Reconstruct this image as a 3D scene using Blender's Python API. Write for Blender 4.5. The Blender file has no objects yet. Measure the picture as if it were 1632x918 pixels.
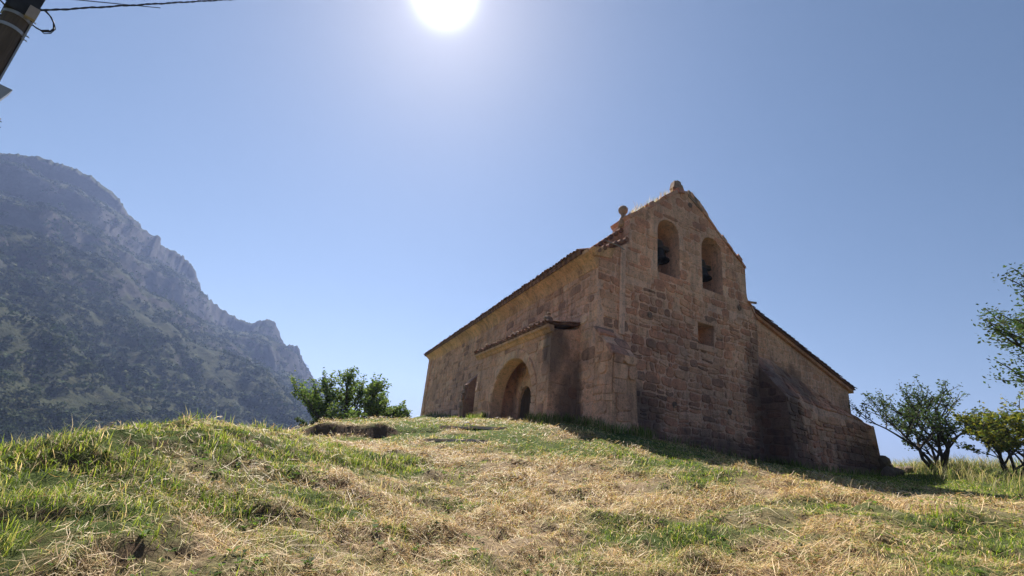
import bpy, math, random
import numpy as np
from mathutils import Vector, Matrix
from mathutils.geometry import tessellate_polygon
random.seed(7); RNG = np.random.default_rng(7)
scene = bpy.context.scene
col = scene.collection

# ------------------------------------------------------------------ camera
EYE = Vector((0, 0, 1.55))
PITCH, ROLL = math.radians(19), math.radians(6)
_r0 = Vector((1, 0, 0)); _up = Vector((0, -math.sin(PITCH), math.cos(PITCH))); _fw = Vector((0, math.cos(PITCH), math.sin(PITCH)))
_X = _r0 * math.cos(ROLL) + _up * math.sin(ROLL); _Y = -_r0 * math.sin(ROLL) + _up * math.cos(ROLL)
cd = bpy.data.cameras.new('camera'); cam = bpy.data.objects.new('camera', cd); col.objects.link(cam)
cd.sensor_width = 36; cd.lens = 750 / 1632 * 36; cd.clip_start = 0.05; cd.clip_end = 20000
m = Matrix.Identity(4)
for i in range(3):
    m[i][0] = _X[i]; m[i][1] = _Y[i]; m[i][2] = -_fw[i]; m[i][3] = EYE[i]
cam.matrix_world = m
scene.camera = cam

# ------------------------------------------------------------------ world, sun, exposure
SUN_AZ, SUN_EL = math.radians(-15.6), math.radians(49.3)
SUN = Vector((math.sin(SUN_AZ) * math.cos(SUN_EL), math.cos(SUN_AZ) * math.cos(SUN_EL), math.sin(SUN_EL)))
scene.view_settings.view_transform = 'Standard'; scene.view_settings.look = 'None'
scene.view_settings.gamma = 1; scene.view_settings.exposure = 1.25
scene.view_settings.use_curve_mapping = False
w = bpy.data.worlds.new('World'); scene.world = w; w.use_nodes = True
nt = w.node_tree; nt.nodes.clear()
def N(t, typ, **kw):
    n = t.nodes.new(typ)
    for k, v in kw.items():
        if k == 'ins':
            for a, b in v.items(): n.inputs[a].default_value = b
        else: setattr(n, k, v)
    return n
out = N(nt, 'ShaderNodeOutputWorld'); bg = N(nt, 'ShaderNodeBackground')
sky = N(nt, 'ShaderNodeTexSky', sky_type='NISHITA'); sky.sun_disc = False
sky.sun_elevation = SUN_EL; sky.sun_rotation = SUN_AZ
sky.altitude = 700; sky.air_density = 1.0; sky.dust_density = 0.6; sky.ozone_density = 2.0
hsv = N(nt, 'ShaderNodeHueSaturation', ins={'Saturation': 1.2})
gm = N(nt, 'ShaderNodeMix', data_type='RGBA', blend_type='MULTIPLY'); gm.inputs[0].default_value = 1
gm.inputs[7].default_value = (0.725, 0.68, 0.575, 1)
nt.links.new(sky.outputs[0], hsv.inputs['Color']); nt.links.new(hsv.outputs[0], gm.inputs[6])
nt.links.new(gm.outputs[2], bg.inputs[0]); bg.inputs[1].default_value = 0.05
# the sun and the bright aureole round it
tc = N(nt, 'ShaderNodeTexCoord'); dot = N(nt, 'ShaderNodeVectorMath', operation='DOT_PRODUCT'); nrm = N(nt, 'ShaderNodeVectorMath', operation='NORMALIZE')
nt.links.new(tc.outputs['Generated'], nrm.inputs[0]); nt.links.new(nrm.outputs[0], dot.inputs[0]); dot.inputs[1].default_value = SUN
ac = N(nt, 'ShaderNodeMath', operation='ARCCOSINE'); nt.links.new(dot.outputs['Value'], ac.inputs[0])
def expo(sig, power, amp):
    a = N(nt, 'ShaderNodeMath', operation='DIVIDE'); a.inputs[1].default_value = math.radians(sig); nt.links.new(ac.outputs[0], a.inputs[0])
    b = N(nt, 'ShaderNodeMath', operation='POWER'); b.inputs[1].default_value = power; nt.links.new(a.outputs[0], b.inputs[0])
    c = N(nt, 'ShaderNodeMath', operation='MULTIPLY'); c.inputs[1].default_value = -1; nt.links.new(b.outputs[0], c.inputs[0])
    d = N(nt, 'ShaderNodeMath', operation='EXPONENT'); nt.links.new(c.outputs[0], d.inputs[0])
    e = N(nt, 'ShaderNodeMath', operation='MULTIPLY'); e.inputs[1].default_value = amp; nt.links.new(d.outputs[0], e.inputs[0])
    return e
e1 = expo(2.05, 2.0, 2.0); e2 = expo(4.8, 1.15, 0.17)
b1 = N(nt, 'ShaderNodeBackground', ins={'Color': (1, 0.99, 0.96, 1)}); nt.links.new(e1.outputs[0], b1.inputs[1])
b2 = N(nt, 'ShaderNodeBackground', ins={'Color': (0.95, 0.91, 1.0, 1)}); nt.links.new(e2.outputs[0], b2.inputs[1])
a1 = N(nt, 'ShaderNodeAddShader'); a2 = N(nt, 'ShaderNodeAddShader')
nt.links.new(bg.outputs[0], a1.inputs[0]); nt.links.new(b1.outputs[0], a1.inputs[1])
nt.links.new(a1.outputs[0], a2.inputs[0]); nt.links.new(b2.outputs[0], a2.inputs[1])
nt.links.new(a2.outputs[0], out.inputs[0])
sl = bpy.data.lights.new('sun', 'SUN'); sl.energy = 4.9; sl.angle = math.radians(0.5); sl.color = (1, 0.95, 0.86)
so = bpy.data.objects.new('sun', sl); col.objects.link(so); so.location = (-20, 60, 80)
so.rotation_euler = (-SUN).to_track_quat('-Z', 'Y').to_euler()

# ------------------------------------------------------------------ helpers
def tag(o, label=None, cat=None, group=None, kind=None):
    if label: o['label'] = label
    if cat: o['category'] = cat
    if group: o['group'] = group
    if kind: o['kind'] = kind
    return o
def link(name, me, parent=None, loc=None):
    o = bpy.data.objects.new(name, me); col.objects.link(o)
    if parent: o.parent = parent
    if loc is not None: o.location = loc
    return o
def empty(name, loc):
    o = bpy.data.objects.new(name, None); col.objects.link(o); o.location = loc; o.empty_display_size = 0.3; return o
def mesh(name, verts, faces, mats, tone=None, smooth=False, red=None):
    me = bpy.data.meshes.new(name); me.from_pydata([tuple(v) for v in verts], [], faces)
    for mt in (mats if isinstance(mats, (list, tuple)) else [mats]): me.materials.append(mt)
    if tone is not None:
        a = me.attributes.new('tone', 'FLOAT', 'POINT')
        a.data.foreach_set('value', np.broadcast_to(np.asarray(tone, np.float32), (len(verts),)).copy())
    if smooth: me.polygons.foreach_set('use_smooth', [True] * len(me.polygons))
    me.validate(); me.update(); return me
def mesh_np(name, V, F, mat, colors=None, smooth=False):
    """V (n,3), F (m,k) constant k"""
    me = bpy.data.meshes.new(name); k = F.shape[1]
    me.vertices.add(len(V)); me.vertices.foreach_set('co', np.ascontiguousarray(V, np.float32).ravel())
    me.loops.add(F.size); me.loops.foreach_set('vertex_index', np.ascontiguousarray(F, np.int32).ravel())
    me.polygons.add(len(F)); me.polygons.foreach_set('loop_start', np.arange(0, F.size, k, dtype=np.int32))
    me.polygons.foreach_set('loop_total', np.full(len(F), k, np.int32))
    if smooth: me.polygons.foreach_set('use_smooth', np.ones(len(F), bool))
    me.materials.append(mat); me.update(calc_edges=True)
    if colors is not None:
        a = me.attributes.new('tint', 'FLOAT_COLOR', 'POINT')
        c = np.ones((len(V), 4), np.float32); c[:, :3] = colors; a.data.foreach_set('color', c.ravel())
    return me
class MB:
    def __init__(s): s.v = []; s.f = []; s.t = []
    def add(s, vs, fs, tone=0.5):
        b = len(s.v); s.v += [Vector(v) for v in vs]; s.f += [tuple(i + b for i in f) for f in fs]; s.t += [tone] * len(vs)
    def hexa(s, p, tone=0.5):   # 8 points: bottom 4 ccw, top 4 ccw
        s.add(p, [(3, 2, 1, 0), (4, 5, 6, 7), (0, 1, 5, 4), (1, 2, 6, 5), (2, 3, 7, 6), (3, 0, 4, 7)], tone)
    def tube(s, pts, rad, n=6, tone=0.5, cap=True):
        pts = [Vector(p) for p in pts]; b = len(s.v); rings = []
        for i, p in enumerate(pts):
            d = (pts[min(i + 1, len(pts) - 1)] - pts[max(i - 1, 0)]).normalized()
            a = d.orthogonal().normalized() if i == 0 else (pa - d * pa.dot(d)).normalized()
            pa = a; c = d.cross(a); r = rad[i] if isinstance(rad, (list, tuple)) else rad
            rings.append([p + (a * math.cos(2 * math.pi * k / n) + c * math.sin(2 * math.pi * k / n)) * r for k in range(n)])
        vs = [q for r_ in rings for q in r_]; fs = []
        for i in range(len(pts) - 1):
            for k in range(n):
                k2 = (k + 1) % n; fs.append((i * n + k, i * n + k2, (i + 1) * n + k2, (i + 1) * n + k))
        if cap: fs += [tuple(range(n))[::-1], tuple((len(pts) - 1) * n + k for k in range(n))]
        s.add(vs, fs, tone)
    def build(s, name, mat, parent=None, loc=None, smooth=False):
        return link(name, mesh(name, s.v, s.f, mat, s.t, smooth), parent, loc)

# value noise ------------------------------------------------------
_T = RNG.random((256, 256))
def vnoise(x, y):
    x = np.asarray(x, float); y = np.asarray(y, float)
    xi = np.floor(x).astype(int); yi = np.floor(y).astype(int); fx = x - xi; fy = y - yi
    fx = fx * fx * (3 - 2 * fx); fy = fy * fy * (3 - 2 * fy)
    a = _T[xi & 255, yi & 255]; b = _T[(xi + 1) & 255, yi & 255]; c = _T[xi & 255, (yi + 1) & 255]; d = _T[(xi + 1) & 255, (yi + 1) & 255]
    return (a * (1 - fx) + b * fx) * (1 - fy) + (c * (1 - fx) + d * fx) * fy - 0.5
def fbm(x, y, o=4):
    r = 0; a = 1
    for i in range(o): r = r + a * vnoise(x * 2 ** i + 17.3 * i, y * 2 ** i + 9.1 * i); a *= 0.5
    return r

# ------------------------------------------------------------------ materials
def pmat(name, rough=0.9):
    m_ = bpy.data.materials.new(name); m_.use_nodes = True; t = m_.node_tree
    return m_, t, t.nodes['Principled BSDF'], t.nodes['Material Output']
def ramp(t, stops, src):
    r = N(t, 'ShaderNodeValToRGB'); cr = r.color_ramp
    while len(cr.elements) < len(stops): cr.elements.new(0.5)
    for e, (p, c) in zip(cr.elements, stops): e.position = p; e.color = (*c, 1) if len(c) == 3 else c
    t.links.new(src, r.inputs[0]); return r
def noise(t, scale, detail=5, rough=0.6, vec=None):
    n = N(t, 'ShaderNodeTexNoise', ins={'Scale': scale, 'Detail': detail, 'Roughness': rough})
    if vec is not None: t.links.new(vec, n.inputs['Vector'])
    return n
def mixc(t, fac, a, b, mode='MIX'):
    n = N(t, 'ShaderNodeMix', data_type='RGBA', blend_type=mode)
    for s_, v in ((0, fac), (6, a), (7, b)):
        if hasattr(v, 'links') or hasattr(v, 'is_linked'): t.links.new(v, n.inputs[s_])
        else: n.inputs[s_].default_value = v if s_ == 0 else ((*v, 1) if len(v) == 3 else v)
    return n.outputs[2]
def math_(t, op, a, b=None, c=None):
    n = N(t, 'ShaderNodeMath', operation=op)
    for i, v in enumerate((a, b, c)):
        if v is None: continue
        if hasattr(v, 'is_linked'): t.links.new(v, n.inputs[i])
        else: n.inputs[i].default_value = v
    return n.outputs[0]
def bump(t, h, strength, dist, bsdf):
    b = N(t, 'ShaderNodeBump', ins={'Strength': strength, 'Distance': dist}); t.links.new(h, b.inputs['Height']); t.links.new(b.outputs[0], bsdf.inputs['Normal']); return b

# church frames ----------------------------------------------------
C0 = Vector((2.649, 13.747, 0)); AS, AW = math.radians(-20.2), math.radians(61.8)
dS = Vector((math.sin(AS), math.cos(AS), 0)); nS = Vector((-dS.y, dS.x, 0))
dW = Vector((math.sin(AW), math.cos(AW), 0))
BASE = Vector((C0.x, C0.y, 2.0))
def FS(u, z, o=0.0): return C0 + dS * u + nS * o + Vector((0, 0, z)) - BASE
def FW(s, z, o=0.0): return C0 + dW * s - dS * o + Vector((0, 0, z)) - BASE

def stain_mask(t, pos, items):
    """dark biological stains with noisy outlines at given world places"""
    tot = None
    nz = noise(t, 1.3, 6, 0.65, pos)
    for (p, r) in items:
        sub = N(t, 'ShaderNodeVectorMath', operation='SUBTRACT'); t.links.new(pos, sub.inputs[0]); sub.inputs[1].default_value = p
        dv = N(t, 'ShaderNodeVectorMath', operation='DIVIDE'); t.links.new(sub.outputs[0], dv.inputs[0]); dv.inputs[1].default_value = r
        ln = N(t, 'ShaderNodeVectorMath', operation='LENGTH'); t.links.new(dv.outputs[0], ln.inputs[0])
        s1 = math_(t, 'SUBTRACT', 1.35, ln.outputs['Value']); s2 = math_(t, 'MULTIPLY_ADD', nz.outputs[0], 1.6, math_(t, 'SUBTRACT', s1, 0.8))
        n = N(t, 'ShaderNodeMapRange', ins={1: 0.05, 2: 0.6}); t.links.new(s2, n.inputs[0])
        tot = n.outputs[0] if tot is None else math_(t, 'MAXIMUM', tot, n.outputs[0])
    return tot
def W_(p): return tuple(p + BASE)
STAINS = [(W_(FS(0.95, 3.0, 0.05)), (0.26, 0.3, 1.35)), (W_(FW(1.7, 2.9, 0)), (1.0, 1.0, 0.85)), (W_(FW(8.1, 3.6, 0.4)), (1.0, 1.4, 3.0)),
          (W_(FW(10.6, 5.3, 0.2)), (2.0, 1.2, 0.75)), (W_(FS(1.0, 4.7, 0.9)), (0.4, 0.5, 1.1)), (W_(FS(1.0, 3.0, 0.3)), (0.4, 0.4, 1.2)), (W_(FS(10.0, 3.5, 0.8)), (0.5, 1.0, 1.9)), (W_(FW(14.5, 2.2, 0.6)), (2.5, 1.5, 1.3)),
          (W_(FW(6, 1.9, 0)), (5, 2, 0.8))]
def stone_mat(name, stops, stain=0.8, orange=False):
    m_, t, b, o_ = pmat(name); b.inputs['Roughness'].default_value = 0.95; b.inputs['Specular IOR Level'].default_value = 0.2
    at = N(t, 'ShaderNodeAttribute', attribute_name='tone'); geo = N(t, 'ShaderNodeNewGeometry'); pos = geo.outputs['Position']
    n1 = noise(t, 2.2, 8, 0.7, pos); n2 = noise(t, 26, 6, 0.75, pos); n3 = noise(t, 0.5, 4, 0.6, pos)
    f = math_(t, 'ADD', at.outputs['Fac'], math_(t, 'MULTIPLY', math_(t, 'SUBTRACT', n1.outputs[0], 0.5), 0.7))
    c = ramp(t, stops, f).outputs[0]
    g = ramp(t, [(0.3, (0.5, 0.46, 0.46)), (0.48, (1.1, 1.08, 1.06)), (0.75, (1.6, 1.52, 1.46))], n2.outputs[0]).outputs[0]
    c = mixc(t, 0.85, c, g, 'MULTIPLY')
    n5 = noise(t, 7, 7, 0.75, pos); g5 = ramp(t, [(0.34, (0.6, 0.54, 0.54)), (0.48, (1.1, 1.07, 1.05)), (0.7, (1.3, 1.24, 1.2))], n5.outputs[0]).outputs[0]; c = mixc(t, 0.8, c, g5, 'MULTIPLY')
    mp = N(t, 'ShaderNodeMapping'); mp.inputs['Scale'].default_value = (2.2, 2.2, 0.28); t.links.new(pos, mp.inputs[0]); n6 = noise(t, 1.6, 6, 0.7, mp.outputs[0]); g6 = ramp(t, [(0.36, (0.65, 0.62, 0.64)), (0.5, (1.08, 1.05, 1.03)), (0.7, (1.2, 1.14, 1.1))], n6.outputs[0]).outputs[0]; c = mixc(t, 0.7, c, g6, 'MULTIPLY')
    g2 = ramp(t, [(0.35, (0.72, 0.7, 0.72)), (0.65, (1.22, 1.16, 1.08))], n3.outputs[0]).outputs[0]
    c = mixc(t, 0.8, c, g2, 'MULTIPLY')
    # lichen flecks
    n4 = noise(t, 9, 6, 0.8, pos); fl = ramp(t, [(0.64, (0, 0, 0)), (0.7, (1, 1, 1))], n4.outputs[0]).outputs[0]
    c = mixc(t, math_(t, 'MULTIPLY', fl, 0.45), c, (0.3, 0.29, 0.25))
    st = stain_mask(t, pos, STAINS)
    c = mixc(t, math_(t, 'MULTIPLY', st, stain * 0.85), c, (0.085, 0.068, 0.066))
    t.links.new(c, b.inputs['Base Color'])
    h = math_(t, 'ADD', n2.outputs[0], math_(t, 'MULTIPLY', n4.outputs[0], 1.5)); bump(t, math_(t, 'ADD', h, math_(t, 'MULTIPLY', n5.outputs[0], 1.2)), 1.0, 0.035, b)
    return m_
TAN = (0.64, 0.40, 0.29); BRN = (0.53, 0.325, 0.235); RED = (0.54, 0.28, 0.20); DRK = (0.28, 0.18, 0.145); GRY = (0.60, 0.40, 0.31); LGT = (0.68, 0.50, 0.375)
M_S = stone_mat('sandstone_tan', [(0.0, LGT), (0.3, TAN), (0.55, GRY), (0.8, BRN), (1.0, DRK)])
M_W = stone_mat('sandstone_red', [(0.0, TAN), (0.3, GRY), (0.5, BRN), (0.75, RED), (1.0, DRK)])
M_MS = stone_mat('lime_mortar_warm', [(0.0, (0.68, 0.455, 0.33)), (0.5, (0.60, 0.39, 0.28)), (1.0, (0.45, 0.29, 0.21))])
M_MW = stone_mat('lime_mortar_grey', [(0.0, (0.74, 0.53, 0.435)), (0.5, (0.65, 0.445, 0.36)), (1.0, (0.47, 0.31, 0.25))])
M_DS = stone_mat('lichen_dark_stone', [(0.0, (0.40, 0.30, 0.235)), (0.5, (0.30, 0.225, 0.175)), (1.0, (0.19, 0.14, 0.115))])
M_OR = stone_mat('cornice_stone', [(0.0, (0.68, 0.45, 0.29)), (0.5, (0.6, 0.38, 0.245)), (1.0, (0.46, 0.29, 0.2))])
M_TILE = stone_mat('clay_tile', [(0.0, (0.32, 0.21, 0.16)), (0.4, (0.22, 0.12, 0.085)), (0.7, (0.15, 0.085, 0.065)), (1.0, (0.09, 0.07, 0.065))], 0)
M_ORG = stone_mat('orange_mortar', [(0.0, (0.5, 0.2, 0.08)), (0.6, (0.42, 0.17, 0.075)), (1.0, (0.25, 0.13, 0.08))], 0)

def simple_mat(name, c1, c2, scale, rough=0.8, bs=0.3, bd=0.01, metal=0, stretch=None, spec=0.3):
    m_, t, b, o_ = pmat(name); b.inputs['Roughness'].default_value = rough; b.inputs['Metallic'].default_value = metal; b.inputs['Specular IOR Level'].default_value = spec
    tc_ = N(t, 'ShaderNodeTexCoord'); v = tc_.outputs['Object']
    if stretch:
        mp = N(t, 'ShaderNodeMapping'); mp.inputs['Scale'].default_value = stretch; t.links.new(v, mp.inputs[0]); v = mp.outputs[0]
    n = noise(t, scale, 6, 0.65, v); c = ramp(t, [(0.3, c1), (0.7, c2)], n.outputs[0]).outputs[0]
    t.links.new(c, b.inputs['Base Color']); bump(t, n.outputs[0], bs, bd, b); return m_
M_WOOD = simple_mat('weathered_door_wood', (0.05, 0.03, 0.02), (0.11, 0.065, 0.04), 6, 0.8, 0.5, 0.01, stretch=(8, 8, 0.6))
M_BELL = simple_mat('old_bronze', (0.02, 0.02, 0.019), (0.05, 0.045, 0.036), 5, 0.5, 0.2, 0.005, metal=0.7)
M_YOKE = simple_mat('bell_yoke_timber', (0.04, 0.03, 0.025), (0.09, 0.065, 0.05), 8, 0.85, 0.4, 0.01)
M_POLE = simple_mat('pole_timber', (0.055, 0.042, 0.035), (0.11, 0.085, 0.065), 5, 0.85, 0.6, 0.01, stretch=(6, 6, 0.4))
M_METAL = simple_mat('galvanised_metal', (0.25, 0.25, 0.26), (0.38, 0.38, 0.38), 4, 0.45, 0.1, 0.003, metal=0.6)
M_BLACK = simple_mat('black_cable', (0.012, 0.012, 0.014), (0.03, 0.03, 0.033), 10, 0.6, 0.1, 0.002)
M_PALE = simple_mat('pale_plastic', (0.26, 0.22, 0.2), (0.36, 0.31, 0.28), 5, 0.5, 0.1, 0.003)
M_BARK = simple_mat('bark', (0.035, 0.027, 0.02), (0.09, 0.07, 0.05), 9, 0.95, 0.7, 0.02)
M_ROCK = simple_mat('rubble_stone', (0.11, 0.08, 0.06), (0.24, 0.17, 0.12), 3, 0.95, 0.6, 0.03)
M_SLAB = simple_mat('slab_stone', (0.4, 0.3, 0.24), (0.62, 0.5, 0.42), 3, 0.95, 0.6, 0.02)

def tint_mat(name, trans=0.45, rough=0.6, spec=0.25, var=0.3, nsc=60):
    m_ = bpy.data.materials.new(name); m_.use_nodes = True; t = m_.node_tree; t.nodes.clear()
    o_ = N(t, 'ShaderNodeOutputMaterial'); at = N(t, 'ShaderNodeAttribute', attribute_name='tint')
    p = N(t, 'ShaderNodeBsdfPrincipled', ins={'Roughness': rough, 'Specular IOR Level': spec}); tr = N(t, 'ShaderNodeBsdfTranslucent')
    mx = N(t, 'ShaderNodeMixShader', ins={0: trans}); geo = N(t, 'ShaderNodeNewGeometry')
    n = noise(t, nsc, 3, 0.6, geo.outputs['Position']); g = ramp(t, [(0.3, (1 - var,) * 3), (0.7, (1 + var,) * 3)], n.outputs[0]).outputs[0]
    c = mixc(t, 1.0, at.outputs['Color'], g, 'MULTIPLY')
    t.links.new(c, p.inputs['Base Color'])
    hs = N(t, 'ShaderNodeHueSaturation', ins={'Saturation': 1.15, 'Value': 1.15}); t.links.new(c, hs.inputs['Color']); t.links.new(hs.outputs[0], tr.inputs[0])
    t.links.new(p.outputs[0], mx.inputs[1]); t.links.new(tr.outputs[0], mx.inputs[2]); t.links.new(mx.outputs[0], o_.inputs[0]); return m_
M_GRASS = tint_mat('grass_blades', 0.5); M_HAY = tint_mat('dry_straw', 0.3, 0.55); M_LEAF = tint_mat('leaves', 0.5, 0.65, 0.15); M_BUSH = tint_mat('hillside_foliage', 0.1, 0.9, 0.05, 0.45, 1.3)

# ------------------------------------------------------------------ terrain
CTL = np.array([(-2.22, 2.57, .72), (-1.78, 2.78, .74), (-1.19, 3.29, .70), (.22, 3.89, .70), (1.56, 4.01, .80), (2.82, 3.76, .97), (3.74, 3.61, 1.09),
 (-3.11, 3.39, .92), (-2.45, 3.89, .94), (-1.65, 4.93, .91), (.27, 5.99, .92), (2.26, 5.77, 1.07), (4.01, 5.24, 1.25), (5.23, 4.95, 1.34),
 (-4.01, 4.2, 1.10), (-3.74, 4.69, 1.23), (-3.62, 5.52, 1.45), (-3.22, 6.22, 1.44), (-2.99, 6.99, 1.42), (-2.44, 6.02, 1.22), (-2.88, 4.8, 1.22),
 (-1.69, 7.41, 1.09), (.31, 8.19, 1.25), (2.12, 7.92, 1.35), (3.82, 7.71, 1.50), (5.38, 6.96, 1.47), (6.94, 6.49, 1.55),
 (-4.3, 11.74, 1.52), (-3.06, 10.57, 1.45), (-2.11, 11.1, 1.56), (-.93, 10.56, 1.55), (.36, 10.89, 1.70), (2.23, 10.98, 1.90),
 (-4.26, 14.38, 1.93), (-2.79, 15.25, 2.14), (-1.51, 12.91, 1.90), (-.22, 13.5, 2.08), (1.29, 13.14, 2.31), (2.25, 12.8, 2.32),
 (3.19, 9.27, 1.71), (4.44, 8.51, 1.66), (5.33, 8.22, 1.55), (6.74, 8.05, 1.52), (8.26, 8.01, 1.6),
 (4.3, 14.3, 2.3), (9.4, 17.2, 2.0), (6.5, 15.2, 2.15), (6.2, 11.5, 1.75), (9.5, 13, 1.75), (-1.2, 20.0, 2.6), (-6, 36, 3.05), (-3.5, 27, 2.8), (2, 24, 2.8), (8, 30, 3.0),
 (15.5, 20.3, 2.05), (17, 21.5, 2.2), (18.5, 20.5, 2.6), (15, 14, 1.9), (20, 16, 2.6), (24, 20, 2.9), (12, 8, 1.6), (11, 4, 1.3),
 (0, 0, 0), (3, 0, .35), (-3, 0, .15), (6, 1, .8), (0, -6, -.8), (-7, -3, -1.2), (8, -6, 0), (-5.6, 5.6, .75), (-7.5, 7.5, -.1), (-6, 9, .75), (-9, 12, -.2), (-8, 17, .6), (-7.5, 24, .9), (-11, 30, .2), (-14, 20, -2.2), (-13, 6, -3.2), (-20, 12, -6), (-20, 30, -4), (-30, 0, -10), (-34, 34, -11),
 (0, 60, 0), (24, 44, 1.5), (34, 22, 1.5), (36, 0, 0), (20, -24, -4), (-10, -25, -6), (-15, 45, -3)])
def tps(r): return np.where(r > 1e-9, r * r * np.log(np.maximum(r, 1e-9)), 0)
_n = len(CTL); _K = tps(np.hypot(CTL[:, None, 0] - CTL[None, :, 0], CTL[:, None, 1] - CTL[None, :, 1])) + 0.15 * np.eye(_n)
_P = np.c_[np.ones(_n), CTL[:, :2]]; _A = np.block([[_K, _P], [_P.T, np.zeros((3, 3))]])
_w = np.linalg.solve(_A, np.r_[CTL[:, 2], 0, 0, 0])
# the eroded bank: a small vertical step of the turf
BANK = np.array([(-5.0, 12.1), (-4.3, 11.75), (-3.4, 11.65), (-2.6, 11.85), (-1.8, 12.4), (-1.0, 12.9)])
def seg_side(x, y, P):
    """signed distance to a polyline (positive = far side) and distance beyond its ends"""
    best = np.full(x.shape, 1e9); sg = np.zeros(x.shape)
    for a, b in zip(P[:-1], P[1:]):
        d = b - a; L = np.hypot(*d); d = d / L; t = np.clip((x - a[0]) * d[0] + (y - a[1]) * d[1], 0, L)
        qx = a[0] + d[0] * t; qy = a[1] + d[1] * t; dd = np.hypot(x - qx, y - qy); s = d[0] * (y - a[1]) - d[1] * (x - a[0])
        k = dd < best; best = np.where(k, dd, best); sg = np.where(k, np.sign(s), sg)
    return sg * best
def height(x, y, fine=True):
    x = np.asarray(x, float); y = np.asarray(y, float); sh = x.shape; x = x.ravel(); y = y.ravel()
    z = np.empty(len(x))
    for i in range(0, len(x), 20000):
        xx = x[i:i + 20000]; yy = y[i:i + 20000]
        z[i:i + 20000] = tps(np.hypot(xx[:, None] - CTL[None, :, 0], yy[:, None] - CTL[None, :, 1])) @ _w[:_n] + _w[_n] + _w[_n + 1] * xx + _w[_n + 2] * yy
    r = np.hypot(x, y); k = np.clip((r - 34) / 30, 0, 1); k = k * k * (3 - 2 * k)
    far = -14 - 18 * np.clip((r - 50) / 120, 0, 1) + 8 * fbm(x / 90, y / 90, 3) * np.clip(r / 200, 0, 1)
    z = np.clip(z, -14, 5) * (1 - k) + far * k
    if fine:
        amp = np.clip((60 - r) / 30, 0, 1)
        z = z + amp * (0.09 * fbm(x * 0.9, y * 0.9, 3) + 0.13 * fbm(x * 2.3 + 5, y * 2.3, 4) + 0.05 * np.abs(fbm(x * 4.5 + 5, y * 4.5, 2))) * np.clip(0.35 + 0.65 * (11.5 - r) / 4, 0.35, 1)
        sd = seg_side(x, y, BANK) + 0.10 * fbm(x * 4, y * 4, 2)
        fade = np.where(x > -2.9, 0.28 + 0.72 * np.exp(-((x + 2.9) / 0.4) ** 2), 1) * np.exp(-(np.maximum(np.abs(x + 2.9) - 1.35, 0) / 0.35) ** 2) * np.clip(1.05 + 0.5 * fbm(x * 2.2, y * 2.2 + 30, 2), 0.7, 1.3)
        z = z + 0.145 * np.tanh(sd / 0.07) * np.exp(-(sd / 1.1) ** 2) * fade
    return z.reshape(sh)
def greenness(x, y):
    """1 = green turf, 0 = cut hay"""
    g = 0.30 + 1.5 * fbm(x * 0.6 + 3, y * 0.6 + 8, 3) + 0.9 * fbm(x * 2.4 + 3, y * 2.4 + 8, 3)
    g = g + 0.75 * np.clip((-1.0 - x) / 1.2, 0, 1) * (y < 9) + 0.8 * np.clip((y - 9.4 + 0.15 * x) / 1.2, 0, 1) + 0.5 * np.clip((x - 7) / 3, 0, 1) + 0.16 * np.clip((x - 1) / 2, 0, 1)
    g = g - 0.25 * np.exp(-((x - 1.0) / 2.4) ** 2 - ((y - 7) / 2.2) ** 2)
    g = g - 1.2 * np.exp(-((x + .75) / .9) ** 2 - ((y - 12.2) / .7) ** 2)
    return np.clip(g, 0, 1)
rr = np.r_[0.0, 1.2 * (48 / 1.2) ** (np.arange(420) / 419.0), 48 * (3600 / 48.0) ** (np.arange(1, 60) / 59.0)]
th = np.concatenate([np.linspace(-62, 62, 450, endpoint=False), np.linspace(62, 298, 90, endpoint=False)]); th = np.radians(th)
R_, T_ = np.meshgrid(rr[1:], th, indexing='ij'); GX = R_ * np.sin(T_); GY = R_ * np.cos(T_); GZ = height(GX, GY)
V = np.c_[GX.ravel(), GY.ravel(), GZ.ravel()]; nr, nth = R_.shape
ii, jj = np.meshgrid(np.arange(nr - 1), np.arange(nth), indexing='ij'); j2 = (jj + 1) % nth
F = np.c_[(ii * nth + jj).ravel(), (ii * nth + j2).ravel(), ((ii + 1) * nth + j2).ravel(), ((ii + 1) * nth + jj).ravel()][:, ::-1]
V = np.vstack([V, [[0, 0, float(height(np.array([0.0]), np.array([0.0]))[0])]]]); c0 = len(V) - 1
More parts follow.
